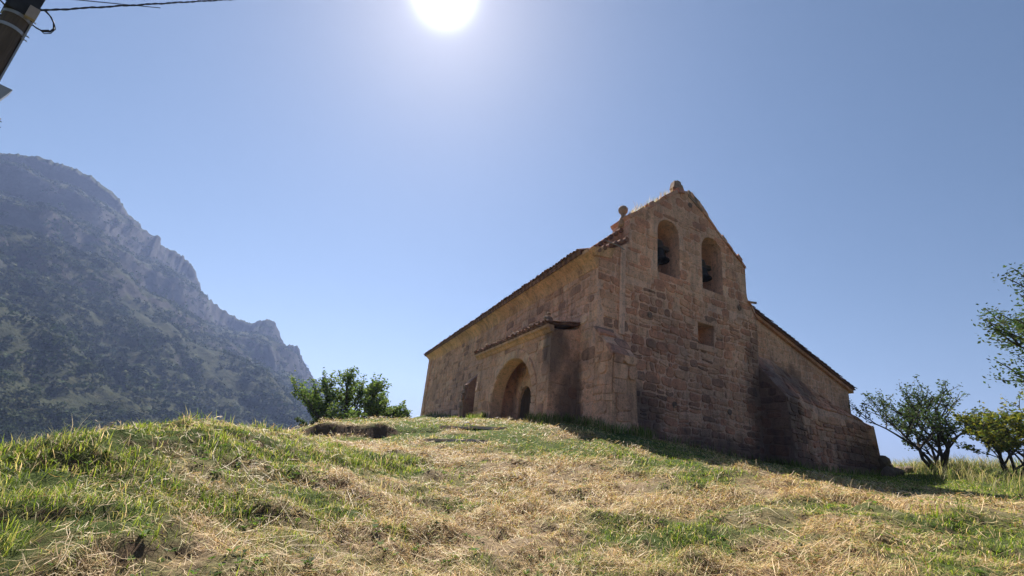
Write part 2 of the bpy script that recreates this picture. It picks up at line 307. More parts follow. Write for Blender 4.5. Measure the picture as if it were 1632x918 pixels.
def ground_material():
    m_, t, b, o_ = pmat('turf_and_soil'); b.inputs['Roughness'].default_value = 1; b.inputs['Specular IOR Level'].default_value = 0.1
    geo = N(t, 'ShaderNodeNewGeometry'); pos = geo.outputs['Position']; at = N(t, 'ShaderNodeAttribute', attribute_name='tint')
    n1 = noise(t, 7, 8, 0.75, pos); n2 = noise(t, 45, 6, 0.8, pos); n3 = noise(t, 1.4, 5, 0.6, pos)
    hay = ramp(t, [(0.3, (0.10, 0.065, 0.04)), (0.5, (0.30, 0.215, 0.13)), (0.72, (0.5, 0.39, 0.25))], n2.outputs[0]).outputs[0]
    grn = ramp(t, [(0.25, (0.035, 0.05, 0.015)), (0.5, (0.07, 0.10, 0.025)), (0.75, (0.16, 0.18, 0.06))], n2.outputs[0]).outputs[0]
    c = mixc(t, at.outputs['Fac'], hay, grn)
    soil = ramp(t, [(0.3, (0.05, 0.033, 0.022)), (0.7, (0.15, 0.10, 0.065))], n1.outputs[0]).outputs[0]
    sep = N(t, 'ShaderNodeSeparateXYZ'); t.links.new(geo.outputs['True Normal'], sep.inputs[0])
    st = N(t, 'ShaderNodeMapRange', ins={1: 0.86, 2: 0.7}); t.links.new(sep.outputs[2], st.inputs[0])
    c = mixc(t, st.outputs[0], c, soil)
    t.links.new(c, b.inputs['Base Color']); bump(t, math_(t, 'ADD', n1.outputs[0], math_(t, 'MULTIPLY', n2.outputs[0], 0.5)), 0.9, 0.05, b); return m_
M_GROUND = ground_material()
gr = greenness(V[:, 0], V[:, 1])
me = mesh_np('ground', V, F, M_GROUND, np.repeat(gr[:, None], 3, 1), smooth=True)
ground = tag(link('ground', me), 'grassy hill slope with cut hay rising to the church', kind='structure')
mb = MB(); fan = [tuple(V[j]) for j in range(nth)] + [tuple(V[c0])]
fanme = mesh('ground_underfoot', fan, [((j + 1) % nth, j, nth) for j in range(nth)], M_GROUND)
tag(link('ground_underfoot', fanme), 'patch of turf where the photographer stands', kind='structure')

def slope_at(x, y, e=0.06): return np.hypot(height(x + e, y) - height(x - e, y), height(x, y + e) - height(x, y - e)) / (2 * e)
FOOT = [np.array([(p + BASE)[:2] for p in (FS(0, 0, 0), FS(24, 0, 0), FS(24, 0, 0) + dW * 14.6, FW(14.8, 0, -.4), FW(7.9, 0, 0.0))]),
        np.array([(p + BASE)[:2] for p in (FS(0.95, 0, 1.0), FS(8.2, 0, 1.0), FS(8.2, 0, 0), FS(.95, 0, 0))]),
        np.array([(p + BASE)[:2] for p in (FW(0, 0, 1.0), FW(1.0, 0, 1.0), FW(1.0, 0, 0), FW(0, 0, 0))]),
        np.array([(p + BASE)[:2] for p in (FW(7.86, 0, 1.0), FW(15.2, 0, 0.3), FW(15.2, 0, -.4), FW(7.86, 0, 0))])]
def inside(x, y, P):
    r = np.zeros(x.shape, bool); n = len(P)
    for i in range(n):
        x1, y1 = P[i]; x2, y2 = P[(i + 1) % n]
        c = ((y1 > y) != (y2 > y)) & (x < (x2 - x1) * (y - y1) / (y2 - y1 + 1e-12) + x1); r ^= c
    return r
def clear(x, y):
    k = np.ones(x.shape, bool)
    for P in FOOT: k &= ~inside(x, y, P)
    return k
def scatter(n, r0, r1, p, a0=-60, a1=60):
    u = RNG.random(n); q = 2 - p
    r = (r0 ** q + u * (r1 ** q - r0 ** q)) ** (1 / q); a = np.radians(RNG.uniform(a0, a1, n)); return r * np.sin(a), r * np.cos(a), r
def blades(x, y, r, h, wd, lean, colr, name, mat, lie=0.0):
    """curved three-segment blades"""
    n = len(x); z = height(x, y) - 0.01; ang = RNG.uniform(0, 2 * np.pi, n); bend = lean * RNG.uniform(0.3, 1.3, n)
    dx = np.cos(ang); dy = np.sin(ang); px = -dy; py = dx; V = np.empty((n, 5, 3))
    fr = [(0, 0, 1.0), (0.5, 0.28, 0.8), (0.95, 1.0, 0.0)]
    for k, (tz, tb, tw) in enumerate(fr):
        hx = x + dx * h * bend * tb; hy = y + dy * h * bend * tb; hz = z + h * tz * np.sqrt(np.maximum(1 - (bend * tb) ** 2 * 0.55, 0.05)) * (1 - lie)
        if k < 2:
            V[:, 2 * k] = np.c_[hx - px * wd * tw, hy - py * wd * tw, hz]; V[:, 2 * k + 1] = np.c_[hx + px * wd * tw, hy + py * wd * tw, hz]
        else: V[:, 4] = np.c_[hx, hy, hz]
    b = (np.arange(n) * 5)[:, None]
    F = np.concatenate([b + np.array([[0, 1, 3]]), b + np.array([[0, 3, 2]]), b + np.array([[2, 3, 4]])])
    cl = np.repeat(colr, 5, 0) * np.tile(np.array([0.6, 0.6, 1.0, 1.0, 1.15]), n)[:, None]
    return link(name, mesh_np(name, V.reshape(-1, 3), F, mat, cl))
def mixcols(n, cols, wts):
    c = np.array(cols)[RNG.choice(len(cols), n, p=np.array(wts) / sum(wts))]; return c * RNG.uniform(0.7, 1.3, (n, 1))
GRC = [(0.19, 0.25, 0.045), (0.28, 0.33, 0.07), (0.11, 0.17, 0.03), (0.42, 0.38, 0.14), (0.60, 0.46, 0.27)]
HYC = [(0.63, 0.45, 0.235), (0.74, 0.56, 0.31), (0.49, 0.325, 0.16), (0.23, 0.13, 0.06), (0.46, 0.43, 0.14)]
# green turf, denser and taller where the turf is green
x, y, r = scatter(580000, 2.2, 36, 1.45); g = greenness(x, y)
clump = np.clip(0.55 + 1.6 * fbm(x * 2.6, y * 2.6, 2), 0.08, 1)
k = (RNG.random(len(x)) < (0.22 + 0.78 * g) * clump) & clear(x, y); x, y, r, g = x[k], y[k], r[k], g[k]
k = slope_at(x, y) < 0.9; x, y, r, g = x[k], y[k], r[k], g[k]
tall = np.clip((-0.8 - x) / 1.0, 0, 1) * (y < 9.5) * np.clip(0.5 + 1.5 * fbm(x * 1.1 + 40, y * 1.1, 2), 0.15, 1.2)
short = 1 - 0.55 * np.clip((y - 9.5) / 1.5, 0, 1) * (x < 9)
h = (0.035 + 0.045 * RNG.random(len(x)) + 0.12 * tall * RNG.random(len(x)) ** 1.5) * short * (0.55 + 0.6 * g)
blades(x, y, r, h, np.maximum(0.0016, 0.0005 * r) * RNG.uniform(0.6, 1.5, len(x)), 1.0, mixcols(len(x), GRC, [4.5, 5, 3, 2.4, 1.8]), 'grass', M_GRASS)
tag(col.objects['grass'], 'green grass blades growing over the hill slope', 'grass', kind='stuff')
# tall seedy tufts and fringe in front of the shadow
x, y, r = scatter(26000, 2.4, 14, 1.3); g = greenness(x, y); c_ = fbm(x * 1.5 + 60, y * 1.5 + 4, 2)
edge = np.exp(-((y - 8.75 + 0.18 * (x - 4)) / 0.22) ** 2) * (x > 2.2) * (x < 7)
k = (((c_ > 0.22) & (g > 0.25) & (x < 0)) | ((c_ > 0.38) & (g > .3)) | (RNG.random(len(x)) < edge * .8)) & clear(x, y); x, y, r = x[k], y[k], r[k]
h = RNG.uniform(0.08, 0.24, len(x)) * np.where(y > 7, 0.7, 1)
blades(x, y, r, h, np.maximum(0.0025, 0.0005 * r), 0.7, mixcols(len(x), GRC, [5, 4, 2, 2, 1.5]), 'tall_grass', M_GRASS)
tag(col.objects['tall_grass'], 'taller tufts of bright green grass standing out of the slope', 'grass', kind='stuff')
# cut hay: flat strands in matted layers
def strands(x, y, L, wd, colr, name, lift=0.03, tilt=0.25):
    n = len(x); ang = RNG.uniform(0, 2 * np.pi, n) * 0.6 + 1.6 * np.pi * vnoise(x * 0.8, y * 0.8); cv = RNG.uniform(-0.25, 0.25, n)
    P = []; z0 = None
    tl = RNG.normal(0, tilt, n); lf = RNG.random(n) ** 1.5 * lift * np.clip(0.25 + 2.6 * fbm(x * 1.9 + 9, y * 1.9, 3), 0.15, 1.6) + 0.006
    for s in (-0.5, 0.0, 0.5):
        xx = x + np.cos(ang) * L * s - np.sin(ang) * L * cv * (s * s * 4 - 1) * 0.3; yy = y + np.sin(ang) * L * s + np.cos(ang) * L * cv * (s * s * 4 - 1) * 0.3
        zz = height(xx, yy) + lf + np.maximum(tl * L * s, -lf) ; P.append(np.c_[xx, yy, zz])
    up = RNG.uniform(-0.6, 0.6, n); px = -np.sin(ang) * wd; py = np.cos(ang) * wd; off = np.c_[px, py, up * wd]
    V = np.stack([P[0] - off * .6, P[0] + off * .6, P[1] - off, P[1] + off, P[2] - off * .5, P[2] + off * .5], 1)
    b = (np.arange(n) * 6)[:, None]; F = np.concatenate([b + np.array([[0, 1, 3, 2]]), b + np.array([[2, 3, 5, 4]])])
    return link(name, mesh_np(name, V.reshape(-1, 3), F, M_HAY, np.repeat(colr, 6, 0)))
x, y, r = scatter(400000, 2.2, 16, 1.4); g = greenness(x, y)
k = (RNG.random(len(x)) < (1.2 - g) * np.clip(0.6 + 1.4 * fbm(x * 1.9 + 9, y * 1.9, 3), 0.1, 1)) & clear(x, y) & (slope_at(x, y) < 0.75); x, y, r = x[k], y[k], r[k]
strands(x, y, RNG.uniform(0.03, 0.13, len(x)), np.maximum(0.0013, 0.00042 * r) * RNG.uniform(.7, 1.4, len(x)), mixcols(len(x), HYC, [4, 2.5, 4, 4, 3.5]), 'cut_hay', 0.09, 0.45)
tag(col.objects['cut_hay'], 'matted cut hay lying on the slope', 'hay', kind='stuff')
x, y, r = scatter(4200, 2.3, 11, 1.2); k = (greenness(x, y) < 0.75) & (fbm(x * 0.8 + 20, y * 0.8, 2) > -0.12) & clear(x, y); x, y, r = x[k], y[k], r[k]
strands(x, y, RNG.uniform(0.16, 0.5, len(x)), np.maximum(0.0018, 0.0005 * r), mixcols(len(x), [(0.72, 0.58, 0.36), (0.55, 0.42, 0.24)], [2, 1]), 'loose_straw', 0.08, 0.18)
tag(col.objects['loose_straw'], 'long pale straw stalks lying loose on the cut hay', 'straw', kind='stuff')
# pale upright dead stalks and small broad-leaved weeds
x, y, r = scatter(1500, 2.4, 12, 1.2); k = (fbm(x * .9 + 70, y * .9, 2) > .12) & clear(x, y); x, y, r = x[k], y[k], r[k]
blades(x, y, r, RNG.uniform(.12, .3, len(x)), np.maximum(.0018, .00045 * r), 1.1, mixcols(len(x), [(.7, .58, .4), (.55, .42, .26)], [1, 1]), 'dead_stalks', M_HAY)
tag(col.objects['dead_stalks'], 'pale dead grass stalks standing here and there in the turf', 'straw', kind='stuff')
x, y, r = scatter(5200, 2.3, 12, 1.3); k = (fbm(x * 1.6 + 90, y * 1.6, 2) > .05) & clear(x, y); x, y = x[k], y[k]; n = len(x); z = height(x, y)
A_ = RNG.uniform(0, 6.28, (n, 6)); L_ = RNG.uniform(.012, .034, (n, 1)) * RNG.uniform(.7, 1.2, (n, 6)); up_ = RNG.uniform(.2, .9, (n, 6)) * L_ + .015; dx_ = np.cos(A_); dy_ = np.sin(A_)
C_ = np.stack([x[:, None] + dx_ * L_ * .3, y[:, None] + dy_ * L_ * .3, z[:, None] + up_ * .5], -1); T3 = np.stack([x[:, None] + dx_ * L_ * 1.6, y[:, None] + dy_ * L_ * 1.6, z[:, None] + up_], -1); S_ = np.stack([-dy_ * L_ * .42, dx_ * L_ * .42, 0 * L_], -1); Md = (C_ + T3) / 2 + np.array([0, 0, .006])
Q = np.stack([C_, Md + S_, T3, Md - S_], 2).reshape(-1, 3)
tag(link('broadleaf_weeds', mesh_np('broadleaf_weeds', Q, np.arange(len(Q)).reshape(-1, 4), M_LEAF, np.repeat(mixcols(n, [(.09, .15, .035), (.14, .2, .05), (.07, .11, .03)], [1, 1, 1]), 24, 0))), 'small broad leaved weeds dotted through the turf', 'weeds', kind='stuff')
# rough dry grass on the right-hand rise
x = RNG.uniform(11, 30, 60000); y = RNG.uniform(9, 30, 60000); r = np.hypot(x, y)
dens = np.clip((x - 0.55 * y - 5.0) / 2.5, 0, 1) * np.clip(0.5 + 1.8 * fbm(x * 0.5, y * 0.5, 3), 0, 1)
k = (RNG.random(len(x)) < dens) & clear(x, y); x, y, r = x[k], y[k], r[k]
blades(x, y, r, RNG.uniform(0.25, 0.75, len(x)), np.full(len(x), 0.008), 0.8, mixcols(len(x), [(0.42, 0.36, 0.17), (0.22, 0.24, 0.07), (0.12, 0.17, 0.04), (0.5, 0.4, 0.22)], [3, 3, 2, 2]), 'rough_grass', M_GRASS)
tag(col.objects['rough_grass'], 'rough tall dry grass on the rise under the right trees', 'grass', kind='stuff')

# ------------------------------------------------------------------ mountain
SIL = np.array([(-80, 13), (-70, 16), (-60, 17.5), (-53.32, 18.27), (-51.35, 18.95), (-50.31, 19.3), (-49.23, 19.71), (-47.57, 19.87), (-46.44, 19.83), (-45.21, 19.63), (-43.61, 19.13), (-42.29, 18.13), (-41.85, 17.55), (-40.85, 17.12),
 (-39.98, 15.98), (-39.62, 16.17), (-39.19, 16.46), (-38.8, 16.3), (-38.63, 15.68), (-36.94, 15.27), (-35.66, 14.69), (-34.79, 13.63), (-33.98, 12.19), (-32.05, 11.03), (-29.76, 10.21), (-28.49, 10.01), (-27.99, 10.46), (-27.46, 10.85), (-26.6, 10.68), (-25.78, 9.46),
 (-24.99, 8.57), (-24.12, 8.45), (-23.7, 8.6), (-22.89, 7.07), (-21.37, 5.58), (-19.39, 4.14), (-16.68, 2.43), (-13.55, 0.39), (-9, -2.5)])
az = np.arange(-80, -9, 0.09); el = np.interp(az, SIL[:, 0], SIL[:, 1]) + 0.10 * fbm(az * 3.1, az * 0, 4) * 1.6
el += 0.22 * np.maximum(0, fbm(az * 7.0 + 3, az * 0 + 7, 2)) * (np.abs(az + 47) < 14) + 0.5 * np.abs(fbm(az * 2.3 + 11, az * 0 + 3, 3)) * (az > -43) * (az < -21) - .12 * (az > -43)
Rr = np.interp(az, [-80, -52, -40, -30, -20, -9], [650, 640, 700, 760, 830, 900]); Rb = np.interp(az, [-80, -9], [120, 190])
nt_ = 210; tt = np.linspace(0, 1, nt_); ext = np.linspace(1.0, 1.6, 24)[1:]
A2, T2 = np.meshgrid(az, np.r_[tt, ext], indexing='ij'); RR = Rb[:, None] + (Rr - Rb)[:, None] * T2
H = 1.55 + Rr * np.tan(np.radians(el)); zb = -30.0
ker = np.hanning(61); ker /= ker.sum(); Hs = np.convolve(np.pad(H, 30, mode='edge'), ker, 'valid')
s = np.clip(T2, 0, 1); prof = 0.62 * s + 0.38 * s ** 2.6
x = RR * np.sin(np.radians(A2)); y = RR * np.cos(np.radians(A2))
He = Hs[:, None] + (H - Hs)[:, None] * np.clip((s - 0.8) / 0.2, 0, 1) ** 2
Zm = zb + (He - zb) * prof
body = np.sin(np.pi * np.clip(s, 0, 1)) ** 0.7
Zm += body * (34 * fbm(x / 130, y / 130, 5) + 16 * np.abs(fbm(x / 45 + 3, y / 45, 4)))
# cliffs: terraces high on the slope
band = np.clip((s - 0.55) / 0.2, 0, 1) * (1 - np.clip((s - 0.985) / 0.015, 0, 1))
lev = (Zm / 52.0 + 0.5 * fbm(x / 160, y / 160, 3)); fr_ = lev - np.floor(lev); tz = np.clip((fr_ - 0.55) / 0.3, 0, 1) - fr_
Zm += band * tz * 30 * 0.9 + band * 5 * fbm(x / 16, y / 16, 3)
Zm = np.where(T2 > 1, H[:, None] - (T2 - 1) * 500 + 5 * fbm(x / 30, y / 30, 3) * np.clip((T2 - 1) * 8, 0, 1), Zm)
# nothing may rise above the crest line seen from the valley
elm = np.degrees(np.arctan((Hs - 1.55) / Rr)); lim = np.tan(np.radians(np.minimum(elm, el) - 0.25))[:, None] * RR + 1.55; Zm = np.where((T2 < 0.97), np.minimum(Zm, lim), Zm)
na, nn = A2.shape; V = np.c_[x.ravel(), y.ravel(), Zm.ravel()]
ii, jj = np.meshgrid(np.arange(na - 1), np.arange(nn - 1), indexing='ij')
F = np.c_[(ii * nn + jj).ravel(), ((ii + 1) * nn + jj).ravel(), ((ii + 1) * nn + jj + 1).ravel(), (ii * nn + jj + 1).ravel()]
def mountain_material():
    m_, t, b, o_ = pmat('mountain_scrub_and_rock'); b.inputs['Roughness'].default_value = 1; b.inputs['Specular IOR Level'].default_value = 0.1
    geo = N(t, 'ShaderNodeNewGeometry'); pos = geo.outputs['Position']
    n1 = noise(t, 0.012, 6, 0.6, pos); n2 = noise(t, 0.22, 8, 0.85, pos); n3 = noise(t, 0.05, 8, 0.75, pos)
    scrub = ramp(t, [(0.35, (0.02, 0.028, 0.012)), (0.5, (0.04, 0.047, 0.019)), (0.64, (0.075, 0.07, 0.033)), (0.78, (0.14, 0.11, 0.065))], n2.outputs[0]).outputs[0]
    rock = ramp(t, [(0.3, (0.035, 0.032, 0.03)), (0.7, (0.095, 0.083, 0.075))], n3.outputs[0]).outputs[0]
    sep = N(t, 'ShaderNodeSeparateXYZ'); t.links.new(geo.outputs['Normal'], sep.inputs[0])
    f = math_(t, 'ADD', sep.outputs[2], math_(t, 'MULTIPLY', math_(t, 'SUBTRACT', n1.outputs[0], 0.5), 0.4))
    mr = N(t, 'ShaderNodeMapRange', ins={1: 0.72, 2: 0.6}); t.links.new(f, mr.inputs[0])
    c = mixc(t, mr.outputs[0], scrub, rock); t.links.new(c, b.inputs['Base Color'])
    bump(t, n3.outputs[0], 1.0, 6.0, b); return m_
mo = tag(link('mountain', mesh_np('mountain', V, F, mountain_material(), smooth=True)), 'rocky scrub covered mountain falling away to the right', kind='structure')
# scrub on the mountain
def bushes(px, py, pz, rad, ncard, name, base_cols):
    n = len(px); d = RNG.normal(0, 1, (n, ncard, 3)); d /= np.linalg.norm(d, axis=2, keepdims=True); rr_ = RNG.uniform(0.45, 1.0, (n, ncard, 1))
    c = d * rr_ * rad[:, None, None]; c[:, :, 2] = np.abs(c[:, :, 2]) * 0.95; c += np.stack([px, py, pz], 1)[:, None, :]
    sz = rad[:, None] * RNG.uniform(0.16, 0.34, (n, ncard)) * (3.2 / math.sqrt(ncard)) * 1.25
    u = RNG.normal(0, 1, (n, ncard, 3)); u /= np.linalg.norm(u, axis=2, keepdims=True); v = np.cross(u, d); v /= np.linalg.norm(v, axis=2, keepdims=True) + 1e-6; u = np.cross(d, v) * (1 - .25) + u * .25
    q = [c + (u * a + v * b_) * sz[..., None] for a, b_ in ((-1, -.7), (1, -.6), (.2, 1.1))]
    V = np.stack(q, 2).reshape(-1, 3); F = np.arange(len(V)).reshape(-1, 3)
    cl = np.repeat(mixcols(n, base_cols, [1] * len(base_cols)), ncard * 3, 0) * np.repeat(RNG.uniform(0.82, 1.2, n * ncard), 3)[:, None]
    return V, F, cl
def crowns(px, py, pz, rad, sub, cols):
    import bmesh
    bm = bmesh.new(); bmesh.ops.create_icosphere(bm, subdivisions=sub, radius=1.0); v0 = np.array([tuple(v.co) for v in bm.verts]); f0 = np.array([[v.index for v in f.verts] for f in bm.faces]); bm.free()
    n = len(px); m_ = len(v0); k = RNG.uniform(.6, 1.22, (n, m_, 1)); sx = RNG.uniform(.85, 1.25, (n, 1, 3)); sx[:, :, 2] *= .85
    V = v0[None] * k * sx * rad[:, None, None] + np.stack([px, py, pz + rad * .35], 1)[:, None, :]
    return V.reshape(-1, 3), (f0[None] + (np.arange(n) * m_)[:, None, None]).reshape(-1, 3), np.repeat(mixcols(n, cols, [1] * len(cols)), m_, 0)
BC = [(0.032, 0.048, 0.02), (0.042, 0.06, 0.022), (0.062, 0.072, 0.03), (0.024, 0.034, 0.019)]
def pick_mountain(n, a0, a1, t0, t1, dens):
    ia = RNG.integers(int((a0 + 80) / 0.09), int((a1 + 80) / 0.09), n); it = (RNG.random(n) ** 1.5 * (t1 - t0) + t0) * (nt_ - 1); it = it.astype(int)
    X, Y, Z = x[ia, it], y[ia, it], Zm[ia, it]; sl_ = np.abs(Zm[ia, np.minimum(it + 1, nt_ - 1)] - Z) / ((Rr[ia] - Rb[ia]) / nt_)
    k = (RNG.random(n) < np.clip(0.85 + dens * fbm(X / 30, Y / 30, 3), 0.12, 1)) & (sl_ < 1.5); return X[k], Y[k], Z[k]
X, Y, Z = pick_mountain(19000, -58, -12, 0.0, 0.97, 1.8)
dist = np.hypot(X, Y); near = dist < 280
V1, F1, c1 = bushes(X[near], Y[near], Z[near] - 0.4, RNG.uniform(.45, 1.0, near.sum()) ** 1.5 * 4.6, 56, '', BC)
V2, F2, c2 = bushes(X[~near], Y[~near], Z[~near] - 0.5, RNG.uniform(.4, 1.0, (~near).sum()) ** 1.4 * 5.4, 20, '', BC)
tag(link('hillside_scrub', mesh_np('hillside_scrub', np.vstack([V1, V2]), np.vstack([F1, F2 + len(V1)]), M_BUSH, np.vstack([c1, c2]))), 'dark green scrub and small oaks covering the mountainside', 'scrub', kind='stuff')
X, Y, Z = pick_mountain(130, -51, -19, 0.0, 0.25, 3.0); X, Y, Z = X[:44], Y[:44], Z[:44]
Vb, Fb, cb = bushes(np.zeros(1), np.zeros(1), np.zeros(1), np.ones(1), 420, '', [(0.04, 0.06, 0.024)])
crown_me = mesh_np('crown', Vb * np.array([1, 1, 1.15]) + np.array([0, 0, 0.35]), Fb, M_BUSH, cb)
tb = MB(); tb.tube([(0, 0, -0.4), (0.02, 0, 0.2), (0, 0.03, 0.8)], [0.09, 0.07, 0.03], 6); trunk_me = mesh('trunk', tb.v, tb.f, M_BARK, tb.t)
for i in range(len(X)):
    e_ = empty('oak_tree', (X[i], Y[i], Z[i] - 0.3)); sc = random.uniform(2.6, 4.4); e_.scale = (sc, sc, sc * random.uniform(0.8, 1.05)); e_.rotation_euler[2] = random.uniform(0, 6)
    tag(e_, 'round dark oak on the lower mountainside left of the church', 'tree', 'oaks on the lower mountainside')
    link('trunk', trunk_me, e_); link('crown', crown_me, e_)
HAZE_D = 0.00033
# ------------------------------------------------------------------ church
church = tag(empty('church', BASE), 'old rubble stone hermitage with a twin arched bell gable on the hilltop', 'church')
def poly_inside(p, P):
    r = False; n = len(P)
    for i in range(n):
        x1, y1 = P[i]; x2, y2 = P[(i + 1) % n]
        if (y1 > p[1]) != (y2 > p[1]) and p[0] < (x2 - x1) * (p[1] - y1) / (y2 - y1) + x1: r = not r
    return r
def nearest(p, P):
    best = None
    for i in range(len(P)):
        a = P[i]; b = P[(i + 1) % len(P)]; dx, dy = b[0] - a[0], b[1] - a[1]; L = dx * dx + dy * dy or 1e-9
        t = max(0, min(1, ((p[0] - a[0]) * dx + (p[1] - a[1]) * dy) / L)); q = (a[0] + dx * t, a[1] + dy * t)
        d_ = (q[0] - p[0]) ** 2 + (q[1] - p[1]) ** 2
        if best is None or d_ < best[0]: best = (d_, q)
    return best[1]
def wall(name, fr, outer, holes, o0, o1, mat, tone=0.5, jitter=0.0):
    """a solid wall: polygon with openings, from offset o0 (face) back to o1"""
    loops = [outer] + holes; allp = [p for l in loops for p in l]
    tri = tessellate_polygon([[Vector((p[0], p[1], 0)) for p in l] for l in loops]); n = len(allp)
    vs = [fr(p[0], p[1], o0) for p in allp] + [fr(p[0], p[1], o1) for p in allp]; fs = []
    for t in tri: fs += [tuple(t), tuple(i + n for i in reversed(t))]
    b = 0
    for l in loops:
        for i in range(len(l)):
            j = (i + 1) % len(l); fs.append((b + i, b + j, b + j + n, b + i + n))
        b += len(l)
    me = mesh(name, vs, fs, mat, tone); import bmesh
    bm = bmesh.new(); bm.from_mesh(me); bmesh.ops.recalc_face_normals(bm, faces=bm.faces); bm.to_mesh(me); bm.free()
    return link(name, me, church)
def chaikin(P, k=0.22):
    o = []
    for i in range(len(P)):
        a = P[i]; b = P[(i + 1) % len(P)]
        o += [(a[0] + (b[0] - a[0]) * k, a[1] + (b[1] - a[1]) * k), (a[0] + (b[0] - a[0]) * (1 - k), a[1] + (b[1] - a[1]) * (1 - k))]
    return o
def stone_piece(fr, P, o, proud, rnd):
    """a rounded, slightly tilted stone proud of the mortar; returns verts and faces"""
    cx = sum(p[0] for p in P) / len(P); cy = sum(p[1] for p in P) / len(P); n = len(P); ta, tb_ = rnd.uniform(-.4, .4), rnd.uniform(-.4, .4)
    sz = max(max(abs(p[0] - cx) for p in P), 0.05); vs = []
    for k, (sc_, d) in enumerate(((1.0, -0.02), (0.97, proud * 0.65), (0.86, proud))):
        for p in P:
            q = (cx + (p[0] - cx) * sc_, cy + (p[1] - cy) * sc_); dd = d
            if k: dd = d * (1 + ta * (p[0] - cx) / sz + tb_ * (p[1] - cy) / sz + rnd.uniform(-.12, .12))
            vs.append(fr(q[0], q[1], o + dd))
    fs = []
    for k in (0, 1):
        for i in range(n): j = (i + 1) % n; fs.append((k * n + i, k * n + j, (k + 1) * n + j, (k + 1) * n + i))
    fs.append(tuple(2 * n + i for i in range(n)))
    return vs, fs
EYE_L = EYE - BASE
def lay_stones(parent, fr, outer, holes, o, mat, size, seed, joint=0.012, proud=0.022, tone=(0.1, 0.9), jit=0.10, split=0.25, limit=300, wav=0.05, keep=1.0, ratio=(0.7, 1.7), region=None, part='stone'):
    rnd = random.Random(seed); x0 = min(p[0] for p in outer); x1 = max(p[0] for p in outer); y0 = min(p[1] for p in outer); y1 = max(p[1] for p in outer)
    su, sz = size; cells = []; yy = y0
    while yy < y1:
        hh = sz * rnd.uniform(0.7, 1.35); xx = x0 - rnd.uniform(0, su)
        while xx < x1:
            ww = su * rnd.uniform(*ratio)
            if rnd.random() < split: c_ = hh * rnd.uniform(0.38, 0.62); cells += [(xx, yy, ww, c_), (xx, yy + c_, ww, hh - c_)]
            elif rnd.random() < split * 0.6: c_ = ww * rnd.uniform(.4, .6); cells += [(xx, yy, c_, hh), (xx + c_, yy, ww - c_, hh)]
            else: cells.append((xx, yy, ww, hh))
            xx += ww
        yy += hh
    def wv(p): return (p[0] + wav * 1.2 * float(vnoise(p[0] * 2.1 + seed, p[1] * 2.1)), p[1] + wav * 2 * float(vnoise(p[0] * 0.9 + seed * 3, p[1] * 0.7 + 5)))
    pcs = []
    for (a, b, ww, hh) in cells:
        if rnd.random() > keep: continue
        P = [(a, b), (a + ww * rnd.uniform(.35, .65), b), (a + ww, b), (a + ww, b + hh), (a + ww * rnd.uniform(.35, .65), b + hh), (a, b + hh)]
        if ww < hh * 1.3: P = [P[0], P[2], P[3], P[5]]
        cx, cy = a + ww / 2, b + hh / 2
        if not poly_inside((cx, cy), outer) or any(poly_inside((cx, cy), h_) for h_ in holes): continue
        if region and not region(cx, cy): continue
        j = joint * rnd.uniform(0.7, 1.8); Q = []
        for p in P:
            q = wv(p); q = (q[0] + rnd.uniform(-jit, jit) * sz, q[1] + rnd.uniform(-jit, jit) * sz)
            dx, dy = cx - q[0], cy - q[1]; q = (q[0] + math.copysign(min(j, abs(dx)), dx), q[1] + math.copysign(min(j, abs(dy)), dy)); Q.append(q)
        Q = chaikin(Q); R = []
        for q in Q:
            if not poly_inside(q, outer): q = nearest(q, outer)
            for h_ in holes:
                if poly_inside(q, h_): q = nearest(q, h_)
            R.append(q)
        ar = abs(sum(R[i][0] * R[(i + 1) % len(R)][1] - R[(i + 1) % len(R)][0] * R[i][1] for i in range(len(R)))) / 2
        if ar < 0.25 * ww * hh or ar < 0.004: continue
        c3 = fr(cx, cy, o); pcs.append((ar / (c3 - EYE_L).length_squared, R, c3, rnd.uniform(*tone)))
    pcs.sort(key=lambda t_: -t_[0]); rest = MB()
    for i, (_, R, c3, tn) in enumerate(pcs):
        vs, fs = stone_piece(fr, R, o, proud * rnd.uniform(0.6, 1.3), rnd)
        if i < limit: link(part, mesh(part, [v - c3 for v in vs], fs, mat, tn), parent, c3)
        else: rest.add(vs, fs, tn)
    if rest.v: tag(rest.build('small_stones', mat, parent), kind='stuff')
def arch(x0, x1, z0, zs, zt, n=14):
    """arched opening outline, counter-clockwise"""
    cx = (x0 + x1) / 2; r = (x1 - x0) / 2
    return [(x0, z0), (x1, z0)] + [(cx + r * math.cos(math.pi * k / n), zs + (zt - zs) * math.sin(math.pi * k / n)) for k in range(n + 1)]
